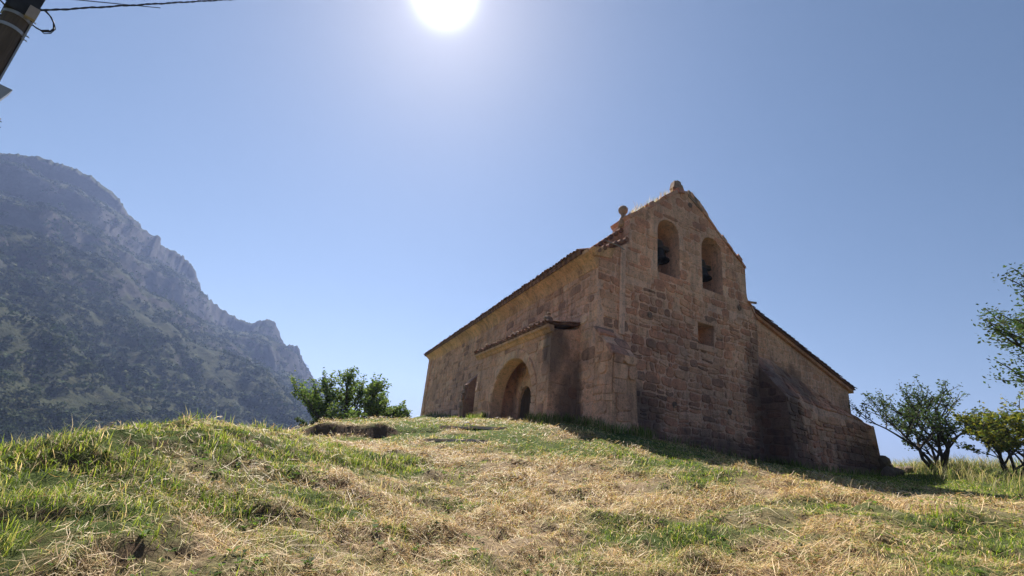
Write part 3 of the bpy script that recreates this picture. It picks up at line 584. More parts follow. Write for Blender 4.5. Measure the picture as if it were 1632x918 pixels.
def voussoirs(parent, fr, x0, x1, zs, zt, o, n, dep, mat, proud=0.03, tone=(.1, .5), z0=None, seed=1, thick=None):
    rnd = random.Random(seed); cx = (x0 + x1) / 2; r = (x1 - x0) / 2; hv = zt - zs
    for k in range(n):
        a0 = math.pi * (k + .04) / n; a1 = math.pi * (k + .96) / n; d_ = dep * rnd.uniform(.85, 1.15); P = []
        for a in (a0, (a0 + a1) / 2, a1): P.append((cx + r * math.cos(a), zs + hv * math.sin(a)))
        for a in (a1, (a0 + a1) / 2, a0): P.append((cx + (r + d_) * math.cos(a), zs + (hv + d_) * math.sin(a)))
        c3 = fr(sum(p[0] for p in P) / 6, sum(p[1] for p in P) / 6, o); vs, fs = stone_piece(fr, P, o, proud * rnd.uniform(.7, 1.2), rnd)
        link('voussoir', mesh('voussoir', [v - c3 for v in vs], fs, mat, rnd.uniform(*tone)), parent, c3)
    if z0 is not None:
        for side in (-1, 1):
            zz = z0
            while zz < zs - 0.05:
                hh = min(rnd.uniform(.26, .42), zs - zz); ww = dep * rnd.uniform(.7, 1.35); xe = cx + side * r; P = [(xe, zz + .008), (xe + side * ww, zz + .008), (xe + side * ww, zz + hh - .008), (xe, zz + hh - .008)]
                if side < 0: P = P[::-1]
                c3 = fr(xe + side * ww / 2, zz + hh / 2, o); vs, fs = stone_piece(fr, P, o, proud * rnd.uniform(.7, 1.2), rnd)
                link('jamb_stone', mesh('jamb_stone', [v - c3 for v in vs], fs, mat, rnd.uniform(*tone)), parent, c3); zz += hh

# --- west wall and bell gable
gable = [(1.27, 9.52), (1.74, 9.86), (2.19, 10.22), (2.98, 10.9), (3.65, 11.42), (4.3, 11.6), (4.96, 11.12), (5.74, 10.55), (6.63, 9.95), (7.43, 9.4)]
w_out = [(0, 0.6), (7.82, 0.6), (7.92, 7.36), (7.62, 7.8), (7.43, 8.0)] + gable[::-1] + [(1.3, 8.55), (0, 7.72)]
bell_a = arch(2.58, 3.68, 7.86, 9.46, 10.02); bell_b = arch(4.87, 6.02, 7.84, 9.46, 10.06)
slit = [(4.53, 5.72), (5.37, 5.74), (5.38, 6.5), (4.54, 6.48)]
ww_ = wall('west_wall', FW, w_out, [bell_a, bell_b, slit], 0, -1.05, M_MW)
lower = lambda x_, z_: z_ < 7.35 - 0.25 * math.sin(x_ * 1.3)
lay_stones(ww_, FW, w_out, [slit, [(-.1, 0), (1.15, 0), (1.1, 5.35), (-.1, 5.35)]], 0, M_W, (0.42, 0.25), 3, joint=0.015, proud=0.03, tone=(.25, 1.0), jit=.16, split=.3, region=lower, wav=.07)
up = tag(MB().build('eroded_ashlar', M_W, ww_), kind='stuff') if False else None
lay_stones(ww_, FW, w_out, [bell_a, bell_b], 0, M_W, (0.52, 0.34), 5, joint=0.009, proud=0.018, tone=(.2, .85), jit=.06, split=.12, region=lambda a, b: not lower(a, b), wav=.03, part='ashlar_stone')
# back of the bell niches
nb = MB()
for (a, b_) in ((2.5, 3.76), (4.8, 6.1)): nb.hexa([FW(a, 7.8, -1.05), FW(b_, 7.8, -1.05), FW(b_, 7.8, -1.25), FW(a, 7.8, -1.25), FW(a, 10.15, -1.05), FW(b_, 10.15, -1.05), FW(b_, 10.15, -1.25), FW(a, 10.15, -1.25)])
nb.build('niche_back_wall', M_MW, church)
wi = MB(); wi.hexa([FW(4.45, 5.6, -.75), FW(5.45, 5.6, -.75), FW(5.45, 5.6, -.8), FW(4.45, 5.6, -.8), FW(4.45, 6.6, -.75), FW(5.45, 6.6, -.75), FW(5.45, 6.6, -.8), FW(4.45, 6.6, -.8)]); wi.build('window_shutter', M_OR, church)
for (zz, h0, pr_) in ((6.5, .22, .03), (5.5, .2, .05)):
    lm = MB(); lm.hexa([FW(4.4, zz, 0.0 + pr_), FW(5.5, zz + .01, pr_), FW(5.5, zz + .01, -.2), FW(4.4, zz, -.2), FW(4.42, zz + h0, pr_), FW(5.48, zz + h0, pr_), FW(5.48, zz + h0, -.2), FW(4.42, zz + h0, -.2)], .35); lm.build('window_lintel' if zz > 6 else 'window_sill', M_W, church)
# corner strip on the west wall
st_ = MB()
st_.hexa([FW(.86, 5.3, .06), FW(1.1, 5.3, .06), FW(1.1, 5.3, -.02), FW(.86, 5.3, -.02), FW(.86, 8.25, .06), FW(1.08, 8.4, .06), FW(1.08, 8.4, -.02), FW(.86, 8.25, -.02)], .3); st_.build('corner_strip', M_MW, church)
# coping stones along the bell gable
rnd = random.Random(11)
def coping(pts, wdt=0.3, th_=0.13, over=0.07, mat=M_W, nm='coping_stone', o1=-1.1):
    for a, b_ in zip(pts[:-1], pts[1:]):
        L = math.hypot(b_[0] - a[0], b_[1] - a[1]); k = max(1, round(L / wdt))
        for i in range(k):
            p = [a[j] + (b_[j] - a[j]) * (i + .02) / k for j in (0, 1)]; q = [a[j] + (b_[j] - a[j]) * (i + .98) / k for j in (0, 1)]
            nx, nz = -(b_[1] - a[1]) / L, (b_[0] - a[0]) / L; t_ = th_ * rnd.uniform(.7, 1.5); ov = over * rnd.uniform(.3, 1.5); e = rnd.uniform(-.01, .03)
            M = MB(); M.hexa([FW(p[0], p[1], ov), FW(q[0], q[1], ov), FW(q[0], q[1], o1), FW(p[0], p[1], o1),
                              FW(p[0] + nx * t_, p[1] + nz * t_ + e, ov * .7), FW(q[0] + nx * t_, q[1] + nz * t_, ov * .6), FW(q[0] + nx * t_, q[1] + nz * t_, o1), FW(p[0] + nx * t_, p[1] + nz * t_ + e, o1)], rnd.uniform(.3, .9))
            M.build(nm, mat, ww_)
sh = [(p[0], p[1] - .08) for p in gable]
coping(sh, 0.36)
coping([(7.43, 8.0 - .05), (7.62, 7.78), (7.95, 7.3)], .3, .08)
def finial(name, c, parts_):
    M = MB()
    for (x_, z_, r_) in parts_: pass
    return M
# ball-topped stone pinnacle on the left shoulder
def lathe(fr, s_, z_, o_, prof, n=10, mat=M_DS, name='finial', parent=None, tone=.4):
    M = MB(); c_ = fr(s_, z_, o_); rings = [[c_ + Vector((math.cos(2 * math.pi * k / n) * r_, math.sin(2 * math.pi * k / n) * r_, h_)) for k in range(n)] for (h_, r_) in prof]
    vs = [v for r_ in rings for v in r_]; fs = [tuple(range(n))[::-1], tuple((len(prof) - 1) * n + k for k in range(n))]
    for i in range(len(prof) - 1): fs += [(i * n + k, i * n + (k + 1) % n, (i + 1) * n + (k + 1) % n, (i + 1) * n + k) for k in range(n)]
    M.add(vs, fs, tone); return M.build(name, mat, parent or church, smooth=True)
lathe(FW, 1.3, 9.3, -.45, [(0, .16), (.3, .13), (.42, .075), (.5, .07), (.56, .13), (.64, .17), (.73, .17), (.81, .12), (.86, .03)], name='ball_finial')
# weathered carved top at the apex: a squat eroded cross
cr_ = MB(); 
for (a, b_, c_, d_) in ((-.11, .11, 0, .3), (-.26, .24, .2, .46), (-.13, .13, .42, .62), (-.3, -.14, .26, .56), (.1, .26, .28, .5)):
    cr_.hexa([FW(3.95 + a, 11.5 + c_, -.2), FW(3.95 + b_, 11.5 + c_, -.2), FW(3.95 + b_ * .9, 11.5 + c_, -.5), FW(3.95 + a * .9, 11.5 + c_, -.5), FW(3.95 + a * .8, 11.5 + d_, -.22), FW(3.95 + b_ * .8, 11.5 + d_, -.22), FW(3.95 + b_ * .7, 11.5 + d_, -.48), FW(3.95 + a * .7, 11.5 + d_, -.48)], .5)
cr_.build('eroded_cross', M_DS, church)
bl = MB(); bl.hexa([FW(4.2, 11.4, .05), FW(4.95, 11.0, .08), FW(4.95, 11.0, -.7), FW(4.2, 11.4, -.7), FW(4.25, 11.72, .02), FW(4.85, 11.4, .05), FW(4.85, 11.4, -.6), FW(4.25, 11.72, -.6)], .7); bl.build('apex_block', M_DS, church)
# putlog holes as proud dark discs, the hollows' shade put into their colour
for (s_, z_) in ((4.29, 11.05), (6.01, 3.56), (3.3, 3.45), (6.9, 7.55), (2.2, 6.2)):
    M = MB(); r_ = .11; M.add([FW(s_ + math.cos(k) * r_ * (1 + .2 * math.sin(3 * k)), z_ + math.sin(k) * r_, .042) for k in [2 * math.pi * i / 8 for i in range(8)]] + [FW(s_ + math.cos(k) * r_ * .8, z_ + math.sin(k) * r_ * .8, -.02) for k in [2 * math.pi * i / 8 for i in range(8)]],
        [tuple(range(8))] + [(i, (i + 1) % 8, 8 + (i + 1) % 8, 8 + i) for i in range(8)], 1.0); M.build('putlog_dark_disc', M_DS, ww_)
def FGS(a, z, o): return FW(1.27 - o, z, -a)
lay_stones(ww_, FGS, [(0, 8.5), (1.04, 8.5), (1.04, 9.4), (0, 9.4)], [], 0, M_W, (.45, .3), 6, joint=.006, proud=.015, tone=(.2, .7), jit=.04, split=.05, part='ashlar_stone')
M = MB(); M.hexa([FW(-.1, 7.85, -.45), FW(1.25, 8.5, -.45), FW(1.25, 8.5, -1.3), FW(-.1, 7.85, -1.3), FW(.05, 8.12, -.45), FW(1.25, 9.2, -.45), FW(1.25, 9.2, -1.3), FW(.05, 8.12, -1.3)], .6); M.build('shoulder_masonry', M_W, church)
for i in range(6):
    s_ = .08 + i * .22; z_ = 8.14 + i * .198; M = MB(); M.tube([FW(s_, z_, -.36), FW(s_, z_ + .01, -.85)], [.085, .07], 8, .4 + .1 * (i % 4)); M.build('verge_tile', M_TILE, church)
# water spout on the right shoulder
sp = MB(); p0 = FW(7.3, 7.98, -.12); sp.tube([p0, p0 + dW * .5 + Vector((0, 0, .06)), p0 + dW * .85 + Vector((0, 0, .12))], .05, 8); sp.build('water_spout', M_DS, church)
# south corner verge tiles and cable
for i in range(6):
    s_ = .0 + i * .23; z_ = 7.8 + i * .145
    M = MB(); M.tube([FW(s_ - .1, z_, .16), FW(s_ - .1, z_ + .02, -.3)], [.085, .075], 8, .3 + .1 * (i % 4)); M.build('verge_tile', M_TILE, church)
cb_ = MB(); cb_.tube([FW(.15, 8.15, .22), FW(.7, 8.14, .2), FW(.95, 8.12, .14)], .018, 5); cb_.build('cable', M_PALE, church)

# --- nave south wall
s_out = [(1.05, 0.6), (24, 0.6), (24, 7.72), (1.05, 7.72)]
door_o = [(4.25, 1.8), (5.55, 1.8), (5.55, 3.2), (5.5, 3.5), (5.32, 3.78), (4.9, 4.0), (4.48, 3.78), (4.3, 3.5), (4.25, 3.2)]
sw = wall('south_wall', FS, s_out, [door_o], 0, -.8, M_MS)
s_full = [(0, 1.2), (24, 1.2), (24, 7.4), (0, 7.4)]
lay_stones(sw, FS, s_full, [door_o, [(.0, 1), (.02, 1), (.02, 2), (0, 2)], [(1.2, 1), (8.0, 1), (8.0, 1.9), (1.2, 1.9)]], 0, M_S, (0.55, 0.3), 21, joint=0.013, proud=0.026, tone=(.05, .95), jit=.14, split=.22, wav=.06)
for k in range(4):
    a = 4.22 + k * .335; M = MB(); M.hexa([FS(a, 1.8, -.09), FS(a + .32, 1.8, -.09), FS(a + .32, 1.8, -.15), FS(a, 1.8, -.15), FS(a, 4.05, -.09), FS(a + .32, 4.05, -.09), FS(a + .32, 4.05, -.15), FS(a, 4.05, -.15)])
    dp = M.build('door_plank', M_WOOD, church)
voussoirs(sw, FS, 4.2, 5.6, 3.2, 3.95, .0, 9, .28, M_S, .05, (.0, .35), z0=1.9, seed=4)
# east end quoins
rq = random.Random(5); zz = 1.4
while zz < 7.3:
    hh = rq.uniform(.3, .42); l_ = rq.uniform(.5, .8); M = MB(); M.hexa([FS(24 - l_, zz + .01, .0), FS(24.12, zz + .01, .0), FS(24.12, zz + .01, -.5), FS(24 - l_, zz + .01, -.5), FS(24 - l_, zz + hh, .0), FS(24.1, zz + hh, .0), FS(24.1, zz + hh, -.5), FS(24 - l_, zz + hh, -.5)], rq.uniform(0, .5))
    M.v = [v + nS * .12 if i % 4 in (0, 1) else v for i, v in enumerate(M.v)]; M.build('quoin', M_S, sw); zz += hh
# other walls closing the volume
def box_wall(name, a, b_, z0, z1a, z1b, t_, mat=M_MS):
    d_ = (b_ - a).normalized(); n_ = Vector((-d_.y, d_.x, 0)) * t_; Z = lambda z: Vector((0, 0, z - 2.0)); M = MB()
    M.hexa([a + Z(z0), b_ + Z(z0), b_ + n_ + Z(z0), a + n_ + Z(z0), a + Z(z1a), b_ + Z(z1b), b_ + n_ + Z(z1b), a + n_ + Z(z1a)]); return M.build(name, mat, church)
G0 = lambda u, s_: dS * u + dW * s_
M = MB(); pe = [G0(24, .02), G0(24, 4.0), G0(24, 14.5)]; zt = [7.6, 9.15, 5.7]
vs = [p + Vector((0, 0, .6 - 2)) for p in pe] + [p + Vector((0, 0, z_ - 2)) for p, z_ in zip(pe, zt)]; vs += [v - dS * .7 for v in vs]
M.add(vs, [(0, 1, 4, 3), (1, 2, 5, 4), (6, 9, 10, 7), (7, 10, 11, 8), (0, 6, 7, 1), (1, 7, 8, 2), (3, 4, 10, 9), (4, 5, 11, 10), (0, 3, 9, 6), (2, 8, 11, 5)]); M.build('east_wall', M_MS, church)

# --- roofs with ranks of barrel tiles
def tiled_roof(name, a, b_, c_, d_, pitch_=.22, amp=.06, th_=.1):
    """a-b eave, d-c ridge: a corrugated tile surface with thickness"""
    n = int((b_ - a).length / pitch_) * 6; nm = (b_ - a).cross(d_ - a).normalized(); nm = nm if nm.z > 0 else -nm; vs = []; fs = []; K = 7
    for i in range(n + 1):
        t_ = i / n; h_ = amp * abs(math.sin(math.pi * i / 6.0)) ** .7
        for k in range(K):
            q = k / (K - 1); p = (a.lerp(b_, t_)).lerp(d_.lerp(c_, t_), q); vs.append(p + nm * (h_ + .01 * math.sin(i * 3.1 + k * 2)))
    for i in range(n + 1):
        t_ = i / n
        for k in range(K): q = k / (K - 1); vs.append((a.lerp(b_, t_)).lerp(d_.lerp(c_, t_), q) - nm * th_)
    o_ = (n + 1) * K
    for i in range(n):
        for k in range(K - 1):
            v0 = i * K + k; fs += [(v0, v0 + K, v0 + K + 1, v0 + 1), (o_ + v0, o_ + v0 + 1, o_ + v0 + K + 1, o_ + v0 + K)]
        v0 = i * K; fs += [(v0, o_ + v0, o_ + v0 + K, v0 + K), (v0 + K - 1, v0 + 2 * K - 1, o_ + v0 + 2 * K - 1, o_ + v0 + K - 1)]
    for i in (0, n):
        for k in range(K - 1): v0 = i * K + k; fs.append((v0, v0 + 1, o_ + v0 + 1, o_ + v0) if i == 0 else (v0, o_ + v0, o_ + v0 + 1, v0 + 1))
    return link(name, mesh(name, vs, fs, M_TILE, [.5 + .35 * math.sin(i * 1.7) for i in range(len(vs))]), church)
def RP(u, s_, z): return dS * u + dW * s_ + Vector((0, 0, z - 2.0))
roof = tiled_roof('south_roof', RP(.35, 0, 7.84) + nS * .5, RP(24.25, 0, 7.84) + nS * .5, RP(24.25, 4.0, 9.3), RP(1.0, 4.0, 9.3))
tiled_roof('north_roof', RP(24.2, 7.92, 7.95), RP(1.0, 7.92, 7.95), RP(1.0, 4.0, 9.3), RP(24.2, 4.0, 9.3))
# single eave tiles along the south eave (alike pieces share one mesh)
def tile_mesh(L=.42, r0=.095, r1=.075, th_=.018, tone=.5):
    vs = []; fs = []; n = 7
    for j, (yy_, r_) in enumerate(((0, r0), (L, r1))):
        for rr_ in (r_, r_ - th_):
            for k in range(n): a = math.pi * k / (n - 1); vs.append((math.cos(a) * rr_, yy_, math.sin(a) * rr_ * .85))
    for k in range(n - 1): fs += [(k, k + 1, 2 * n + k + 1, 2 * n + k), (n + k, 3 * n + k, 3 * n + k + 1, n + k + 1), (k, n + k, n + k + 1, k + 1), (2 * n + k, 2 * n + k + 1, 3 * n + k + 1, 3 * n + k)]
    fs += [(0, 2 * n, 3 * n, n), (n - 1, 2 * n - 1, 4 * n - 1, 3 * n - 1)]
    return mesh('roof_tile', vs, fs, M_TILE, tone)
TMS = [tile_mesh(tone=t_) for t_ in (.15, .35, .55, .75, .95)]
def orient(xa, ya):
    xa = xa.normalized(); za = xa.cross(ya).normalized()
    if za.z < 0: za = -za; xa = -xa
    ya = za.cross(xa); mt = Matrix((xa, ya, za)).transposed(); return mt
upS = (dW * 1.0 + Vector((0, 0, .37))).normalized()
for i in range(112):
    u = .45 + i * .2125; p = FS(u, 7.86 + random.uniform(-.015, .02), .56 + random.uniform(-.03, .03)); o_ = link('roof_tile', random.choice(TMS), roof)
    mt = orient(dS, upS).to_4x4(); o_.matrix_local = Matrix.Translation(p) @ mt @ Matrix.Rotation(random.uniform(-.06, .06), 4, 'Z')
# cornice below the eave: concave moulded blocks
rc = random.Random(9); u = .0
while u < 24.1:
    L = min(rc.uniform(.7, 1.15), 24.15 - u); prof = [(0, 7.3), (.05, 7.3), (.09, 7.42), (.18, 7.56), (.33, 7.68), (.42, 7.72), (.42, 7.84), (0, 7.84)]; M = MB(); dz = rc.uniform(-.015, .015)
    vs = [FS(u + .006, z_ + dz, o_ - .01) for (o_, z_) in prof] + [FS(u + L - .006, z_ + dz, o_ - .01) for (o_, z_) in prof]; n = len(prof)
    M.add(vs, [tuple(range(n)), tuple(range(n, 2 * n))[::-1]] + [(i, i + n, (i + 1) % n + n, (i + 1) % n) for i in range(n)], rc.uniform(0, .9)); M.build('cornice_block', M_OR, sw); u += L
# short cornice return on the west face
M = MB(); M.hexa([FW(-.2, 7.62, .1), FW(.5, 7.72, .04), FW(.5, 7.72, -.1), FW(-.2, 7.62, -.4), FW(-.36, 7.8, .22), FW(.62, 8.1, .08), FW(.62, 8.1, -.1), FW(-.36, 7.8, -.4)], .3); M.build('cornice_return', M_OR, church)

# --- south-west buttress
def butt(name, fr, b0, b1, z0, lo, top, o_front, o_top, mat, tone=.4, extra=0.0):
    """b0,b1: along-wall span at foot; lo: cap foot height; top: cap head height"""
    M = MB(); a, b_ = b0; c_, d_ = b1
    M.add([fr(a, z0, o_front + extra), fr(b_, z0, o_front + extra), fr(b_, z0, -.0), fr(a, z0, -.0), fr(c_, lo, o_front), fr(d_, lo, o_front), fr(d_, top, .0), fr(c_, top, .0)],
          [(3, 2, 1, 0), (4, 5, 6, 7), (0, 1, 5, 4), (1, 2, 6, 5), (3, 0, 4, 7)], tone); return M.build(name, mat, church)
b1_ = butt('corner_buttress', FW, (.0, 1.0), (.02, .86), .8, 4.43, 5.3, .92, 0, M_MS, .4, .12)
lay_stones(b1_, FW, [(.0, 1.3), (.98, 1.3), (.87, 4.4), (.02, 4.4)], [], 1.0, M_S, (.5, .34), 31, joint=.009, proud=.018, tone=(.1, .9), jit=.05, split=.1)
def FB1(a, z, o): return FW(-.0 - o, z, a)          # its south face, a = distance out from the wall
lay_stones(b1_, FB1, [(0, 1.3), (1.0, 1.3), (.93, 4.38), (.0, 5.2)], [], .0, M_S, (.5, .34), 32, joint=.009, proud=.018, tone=(.1, .9), jit=.05, split=.1)
def FBC(s_, q, o): return FW(s_, 4.40 + .94 * q + o * .7, .96 * (1 - q) - .02 + o * .7)
lay_stones(b1_, FBC, [(-.06, -.06), (.93, -.06), (.93, 1.0), (-.06, 1.0)], [], 0, M_W, (.8, .34), 33, joint=.004, proud=.055, tone=(.8, 1.2), jit=.12, split=.1, wav=.1, part='cap_stone')
# --- east buttress on the south side
b2_ = butt('east_buttress', FS, (10.0, 10.75), (10.0, 10.7), 1.2, 4.35, 5.3, .85, 0, M_MS, .7, .18)
def FB2(a, z, o): return FS(10.0 - o, z, a)
lay_stones(b2_, FB2, [(0, 1.9), (.98, 1.9), (.86, 4.3), (.0, 5.2)], [], .0, M_W, (.42, .3), 41, joint=.01, proud=.03, tone=(.0, .6), jit=.05, split=.1)
lay_stones(b2_, FS, [(10.0, 1.9), (10.75, 1.9), (10.7, 4.3), (10.0, 4.3)], [], .93, M_S, (.42, .3), 42, joint=.01, proud=.06, tone=(.3, .8), jit=.05, split=.1)

# --- porch
PO = 1.0; z1_, z2_ = 5.30, 5.38
arch_h = arch(2.08, 5.9, 1.5, 3.25, 4.72, 20)
p_out = [(.95, 1.2), (8.2, 1.2), (8.2, z2_), (.95, z1_)]
pw = wall('porch_front', FS, p_out, [arch_h], PO, PO - .45, M_MS, .3)
ring = arch(2.08 - .34, 5.9 + .34, 1.0, 3.25, 4.72 + .34, 20)
lay_stones(pw, FS, p_out, [ring], PO, M_S, (.62, .36), 51, joint=.01, proud=.024, tone=(.05, .95), jit=.05, split=.1)
voussoirs(pw, FS, 2.08, 5.9, 3.25, 4.72, PO, 15, .34, M_S, .055, (.0, .28), z0=1.6, seed=8)
M = MB(); M.hexa([FS(.95, 1.2, PO - .45), FS(1.4, 1.2, PO - .45), FS(1.4, 1.2, 0), FS(.95, 1.2, 0), FS(.95, z1_, PO - .45), FS(1.4, z1_, PO - .45), FS(1.4, 5.44, 0), FS(.95, 5.44, 0)], .6); ps = M.build('porch_west_side', M_MW, church)
def FP(a, z, o): return FS(.95 - o, z, a)
lay_stones(ps, FP, [(0, 1.4), (1.0, 1.4), (1.0, 5.25), (.0, 5.42)], [], 0, M_W, (.5, .36), 52, joint=.008, proud=.025, tone=(.0, .7), jit=.05, split=.1)
M = MB(); M.hexa([FS(6.15, 1.2, PO - .45), FS(8.2, 1.2, PO - .45), FS(8.2, 1.2, 0), FS(6.15, 1.2, 0), FS(6.15, z1_, PO - .45), FS(8.2, z1_, PO - .45), FS(8.2, 5.44, 0), FS(6.15, 5.44, 0)], .3); pe_ = M.build('porch_east_side', M_MS, church)
def FPE(a, z, o): return FS(6.15 - o, z, a)
lay_stones(pe_, FPE, [(0, 1.4), (.55, 1.4), (.55, 4.9), (.0, 4.9)], [], 0, M_S, (.5, .32), 53, joint=.008, proud=.02, tone=(.2, .8), jit=.05, split=.1)
M = MB(); M.hexa([FS(1.4, 4.95, PO - .45), FS(6.15, 4.95, PO - .45), FS(6.15, 4.95, 0), FS(1.4, 4.95, 0), FS(1.4, 5.2, PO - .45), FS(6.15, 5.2, PO - .45), FS(6.15, 5.2, 0), FS(1.4, 5.2, 0)], .3); M.build('porch_ceiling', M_MS, church)
M = MB(); vs = []
prof = [(PO - .02, 5.16), (PO + .06, 5.16), (PO + .12, 5.26), (PO + .2, 5.3), (PO + .2, 5.38), (PO - .02, 5.38)]
M.add([FS(.85, z_ , o_) for o_, z_ in prof] + [FS(8.3, z_ + .08, o_) for o_, z_ in prof], [tuple(range(6)), tuple(range(6, 12))[::-1]] + [(i, i + 6, (i + 1) % 6 + 6, (i + 1) % 6) for i in range(6)], .5); M.build('porch_cornice', M_OR, church)
pr_ = tiled_roof('porch_roof', FS(.9, 5.42, PO + .22), FS(8.3, 5.5, PO + .22), FS(8.3, 5.72, 0.01), FS(.93, 5.60, 0.01), .24, .05, .03)
for i in range(31):
    u = .9 + i * .241; p = FS(u, 5.43 + .011 * (u - .9) + random.uniform(-.01, .03), PO + .28 + random.uniform(-.05, .05)); o_ = link('roof_tile', random.choice(TMS[:3]), pr_)
    o_.matrix_local = Matrix.Translation(p) @ orient(dS, (-nS + Vector((0, 0, .16)))).to_4x4() @ Matrix.Rotation(random.uniform(-.1, .1), 4, 'Z')
for i in range(5):
    p = FS(.93, 5.46 + i * .035, PO + .15 - i * .22); o_ = link('roof_tile', TMS[i % 2], pr_); o_.matrix_local = Matrix.Translation(p) @ orient(dS, (-nS + Vector((0, 0, .15)))).to_4x4() @ Matrix.Diagonal((.6, .8, .5, 1))
M = MB(); vs = [FS(1.3, 5.55, .04), FS(4.6, 5.6, .04), FS(3.6, 5.86, .04), FS(2.4, 5.98, .04), FS(1.6, 5.84, .04), FS(1.3, 5.6, .4), FS(4.6, 5.6, .4)]; M.add(vs, [(0, 1, 2, 3, 4), (5, 6, 1, 0), (5, 0, 4), (6, 2, 1), (5, 4, 3), (5, 3, 2, 6)], .2); M.build('roof_fillet', M_ORG, church)
def lump(name, fr, a, z, o, r_, mat, parent, seed):
    rn = random.Random(seed); import bmesh; bm = bmesh.new(); bmesh.ops.create_icosphere(bm, subdivisions=2, radius=1.0)
    ax = [rn.uniform(.75, 1.3) for _ in range(3)]; f_ = [Vector([rn.gauss(0, 1) for _ in range(3)]).normalized() for _ in range(7)]
    for v in bm.verts:
        d_ = v.co.normalized(); k = 1.0
        for q in f_: k = min(k, .78 / max(d_.dot(q), .01) if d_.dot(q) > .78 else k)
        v.co = Vector((d_.x * ax[0], d_.y * ax[1], d_.z * ax[2] * .8)) * r_ * k * rn.uniform(.96, 1.04)
    me = bpy.data.meshes.new(name); bm.to_mesh(me); bm.free(); me.materials.append(mat); a_ = me.attributes.new('tone', 'FLOAT', 'POINT'); tn = rn.uniform(.2, .8); a_.data.foreach_set('value', [tn] * len(me.vertices))
    return link(name, me, parent, fr(a, z, o) if fr else (a, z, o))
for i, (a, z, o, r_) in enumerate(((1.08, 5.6, 1.1, .14), (1.06, 5.76, 1.1, .08), (4.25, 5.64, 1.0, .13), (4.4, 5.8, 1.0, .08), (7.6, 5.68, .9, .13), (7.62, 5.86, .9, .1), (3.4, 5.58, 1.15, .09), (2.2, 5.57, 1.2, .08))):
    lump('roof_stone', FS, a, z, o, r_, M_DS, church, 70 + i)

# --- north aisle with lean-to roof
l_out = [(7.6, .6), (15.1, .6), (15.1, 5.78), (7.6, 8.03)]
lw = wall('aisle_west_wall', FW, l_out, [], -.5, -1.2, M_MW, .6)
lay_stones(lw, FW, [(7.9, 1.0), (15.1, 1.0), (15.1, 5.5), (7.9, 7.6)], [[(7.9, 1), (14, 1), (14, 4.2), (7.9, 5.5)]], -.5, M_W, (.42, .26), 61, joint=.006, proud=.008, tone=(.35, .6), jit=.08, split=.15)
M = MB(); a0, a1 = FW(7.9, 7.95, -.36), FW(15.3, 5.68, -.36)
M.hexa([a0 - Vector((0, 0, .12)), a1 - Vector((0, 0, .12)), a1 - Vector((0, 0, .12)) + dS * .5, a0 - Vector((0, 0, .12)) + dS * .5, a0, a1, a1 + dS * .5, a0 + dS * .5], .6); M.build('verge_moulding', M_W, church)
tiled_roof('aisle_roof', RP(24.2, 15.32, 5.72), RP(.26, 15.32, 5.72), RP(.26, 7.9, 7.98), RP(24.2, 7.9, 7.96), .22, .05, .03)
rt = random.Random(3)
for i in range(26):
    t_ = i / 26; p = FW(7.95 + t_ * 7.4, 8.0 - t_ * 2.27, -.3); sl = (FW(8, 7.98, 0) - FW(15.8, 5.55, 0)).normalized(); o_ = link('roof_tile', rt.choice(TMS[2:]), church); L_ = dS
    o_.matrix_local = Matrix.Translation(p + sl * -.3 + Vector((0, 0, rt.uniform(.0, .03)))) @ orient(-L_, sl).to_4x4()
M = MB(); M.hexa([RP(.9, 15.1, .6), RP(24, 15.1, .6), RP(24, 14.8, .6), RP(.9, 14.8, .6), RP(.9, 15.1, 5.65), RP(24, 15.1, 5.65), RP(24, 14.8, 5.7), RP(.9, 14.8, 5.7)]); M.build('north_wall', M_MW, church)
# battered mass of the north-west buttress with its ruined sloping head
bf = lambda s_: max(.2, 1.05 - (s_ - 7.86) * .255)      # face offset
M = MB(); ss = [7.86, 9.2, 11.2, 13.4, 15.5]; lo_ = [4.32, 4.36, 4.34, 4.28, 4.1]; hi_ = [6.05, 6.05, 5.5, 4.95, 4.5]
vs = []
for s_, a, b_ in zip(ss, lo_, hi_): e_ = max(0, s_ - 15.1); vs += [FW(s_ + .0, .6, bf(s_) + .25), FW(s_ - e_ * .0, a, bf(s_)), FW(s_ - e_, b_, -.48), FW(s_, .6, -.48)]
fs = []
for i in range(len(ss) - 1): b0 = i * 4; fs += [(b0, b0 + 4, b0 + 5, b0 + 1), (b0 + 1, b0 + 5, b0 + 6, b0 + 2), (b0 + 2, b0 + 6, b0 + 7, b0 + 3)]
fs += [(0, 1, 2, 3), tuple(4 * (len(ss) - 1) + k for k in (3, 2, 1, 0))]
M.add(vs, fs, .7); nb_ = M.build('aisle_buttress', M_MW, church)
def FNB(s_, z, o): return FW(s_, z, bf(s_) + .25 * (4.3 - z) / 3.7 + o)
lay_stones(nb_, FNB, [(7.87, 1.0), (15.45, 1.0), (15.3, 4.1), (7.87, 4.3)], [], 0, M_W, (.5, .27), 62, joint=.012, proud=.05, tone=(.1, 1.0), jit=.12, split=.25, wav=.08)
def FND(a, z, o): return FW(7.86 - o, z, a)
lay_stones(nb_, FND, [(-.1, 1.0), (1.15, 1.0), (1.05, 4.3), (-.1, 5.2)], [], 0, M_W, (.5, .32), 63, joint=.01, proud=.03, tone=(.3, 1.0), jit=.06, split=.1)
def FNC(s_, q, o):      # its sloping head, q from 0 at the lip to 1 at the wall
    lo = np.interp(s_, ss, lo_); hi = np.interp(s_, ss, hi_); return FW(s_, lo + (hi - lo) * q + o * .5, bf(s_) * (1 - q) - .48 * q + o * .6)
lay_stones(nb_, FNC, [(7.9, .02), (15.0, .02), (15.0, .98), (7.9, .98)], [], 0, M_W, (.5, .2), 64, joint=.01, proud=.07, tone=(.3, .9), jit=.15, split=.1)

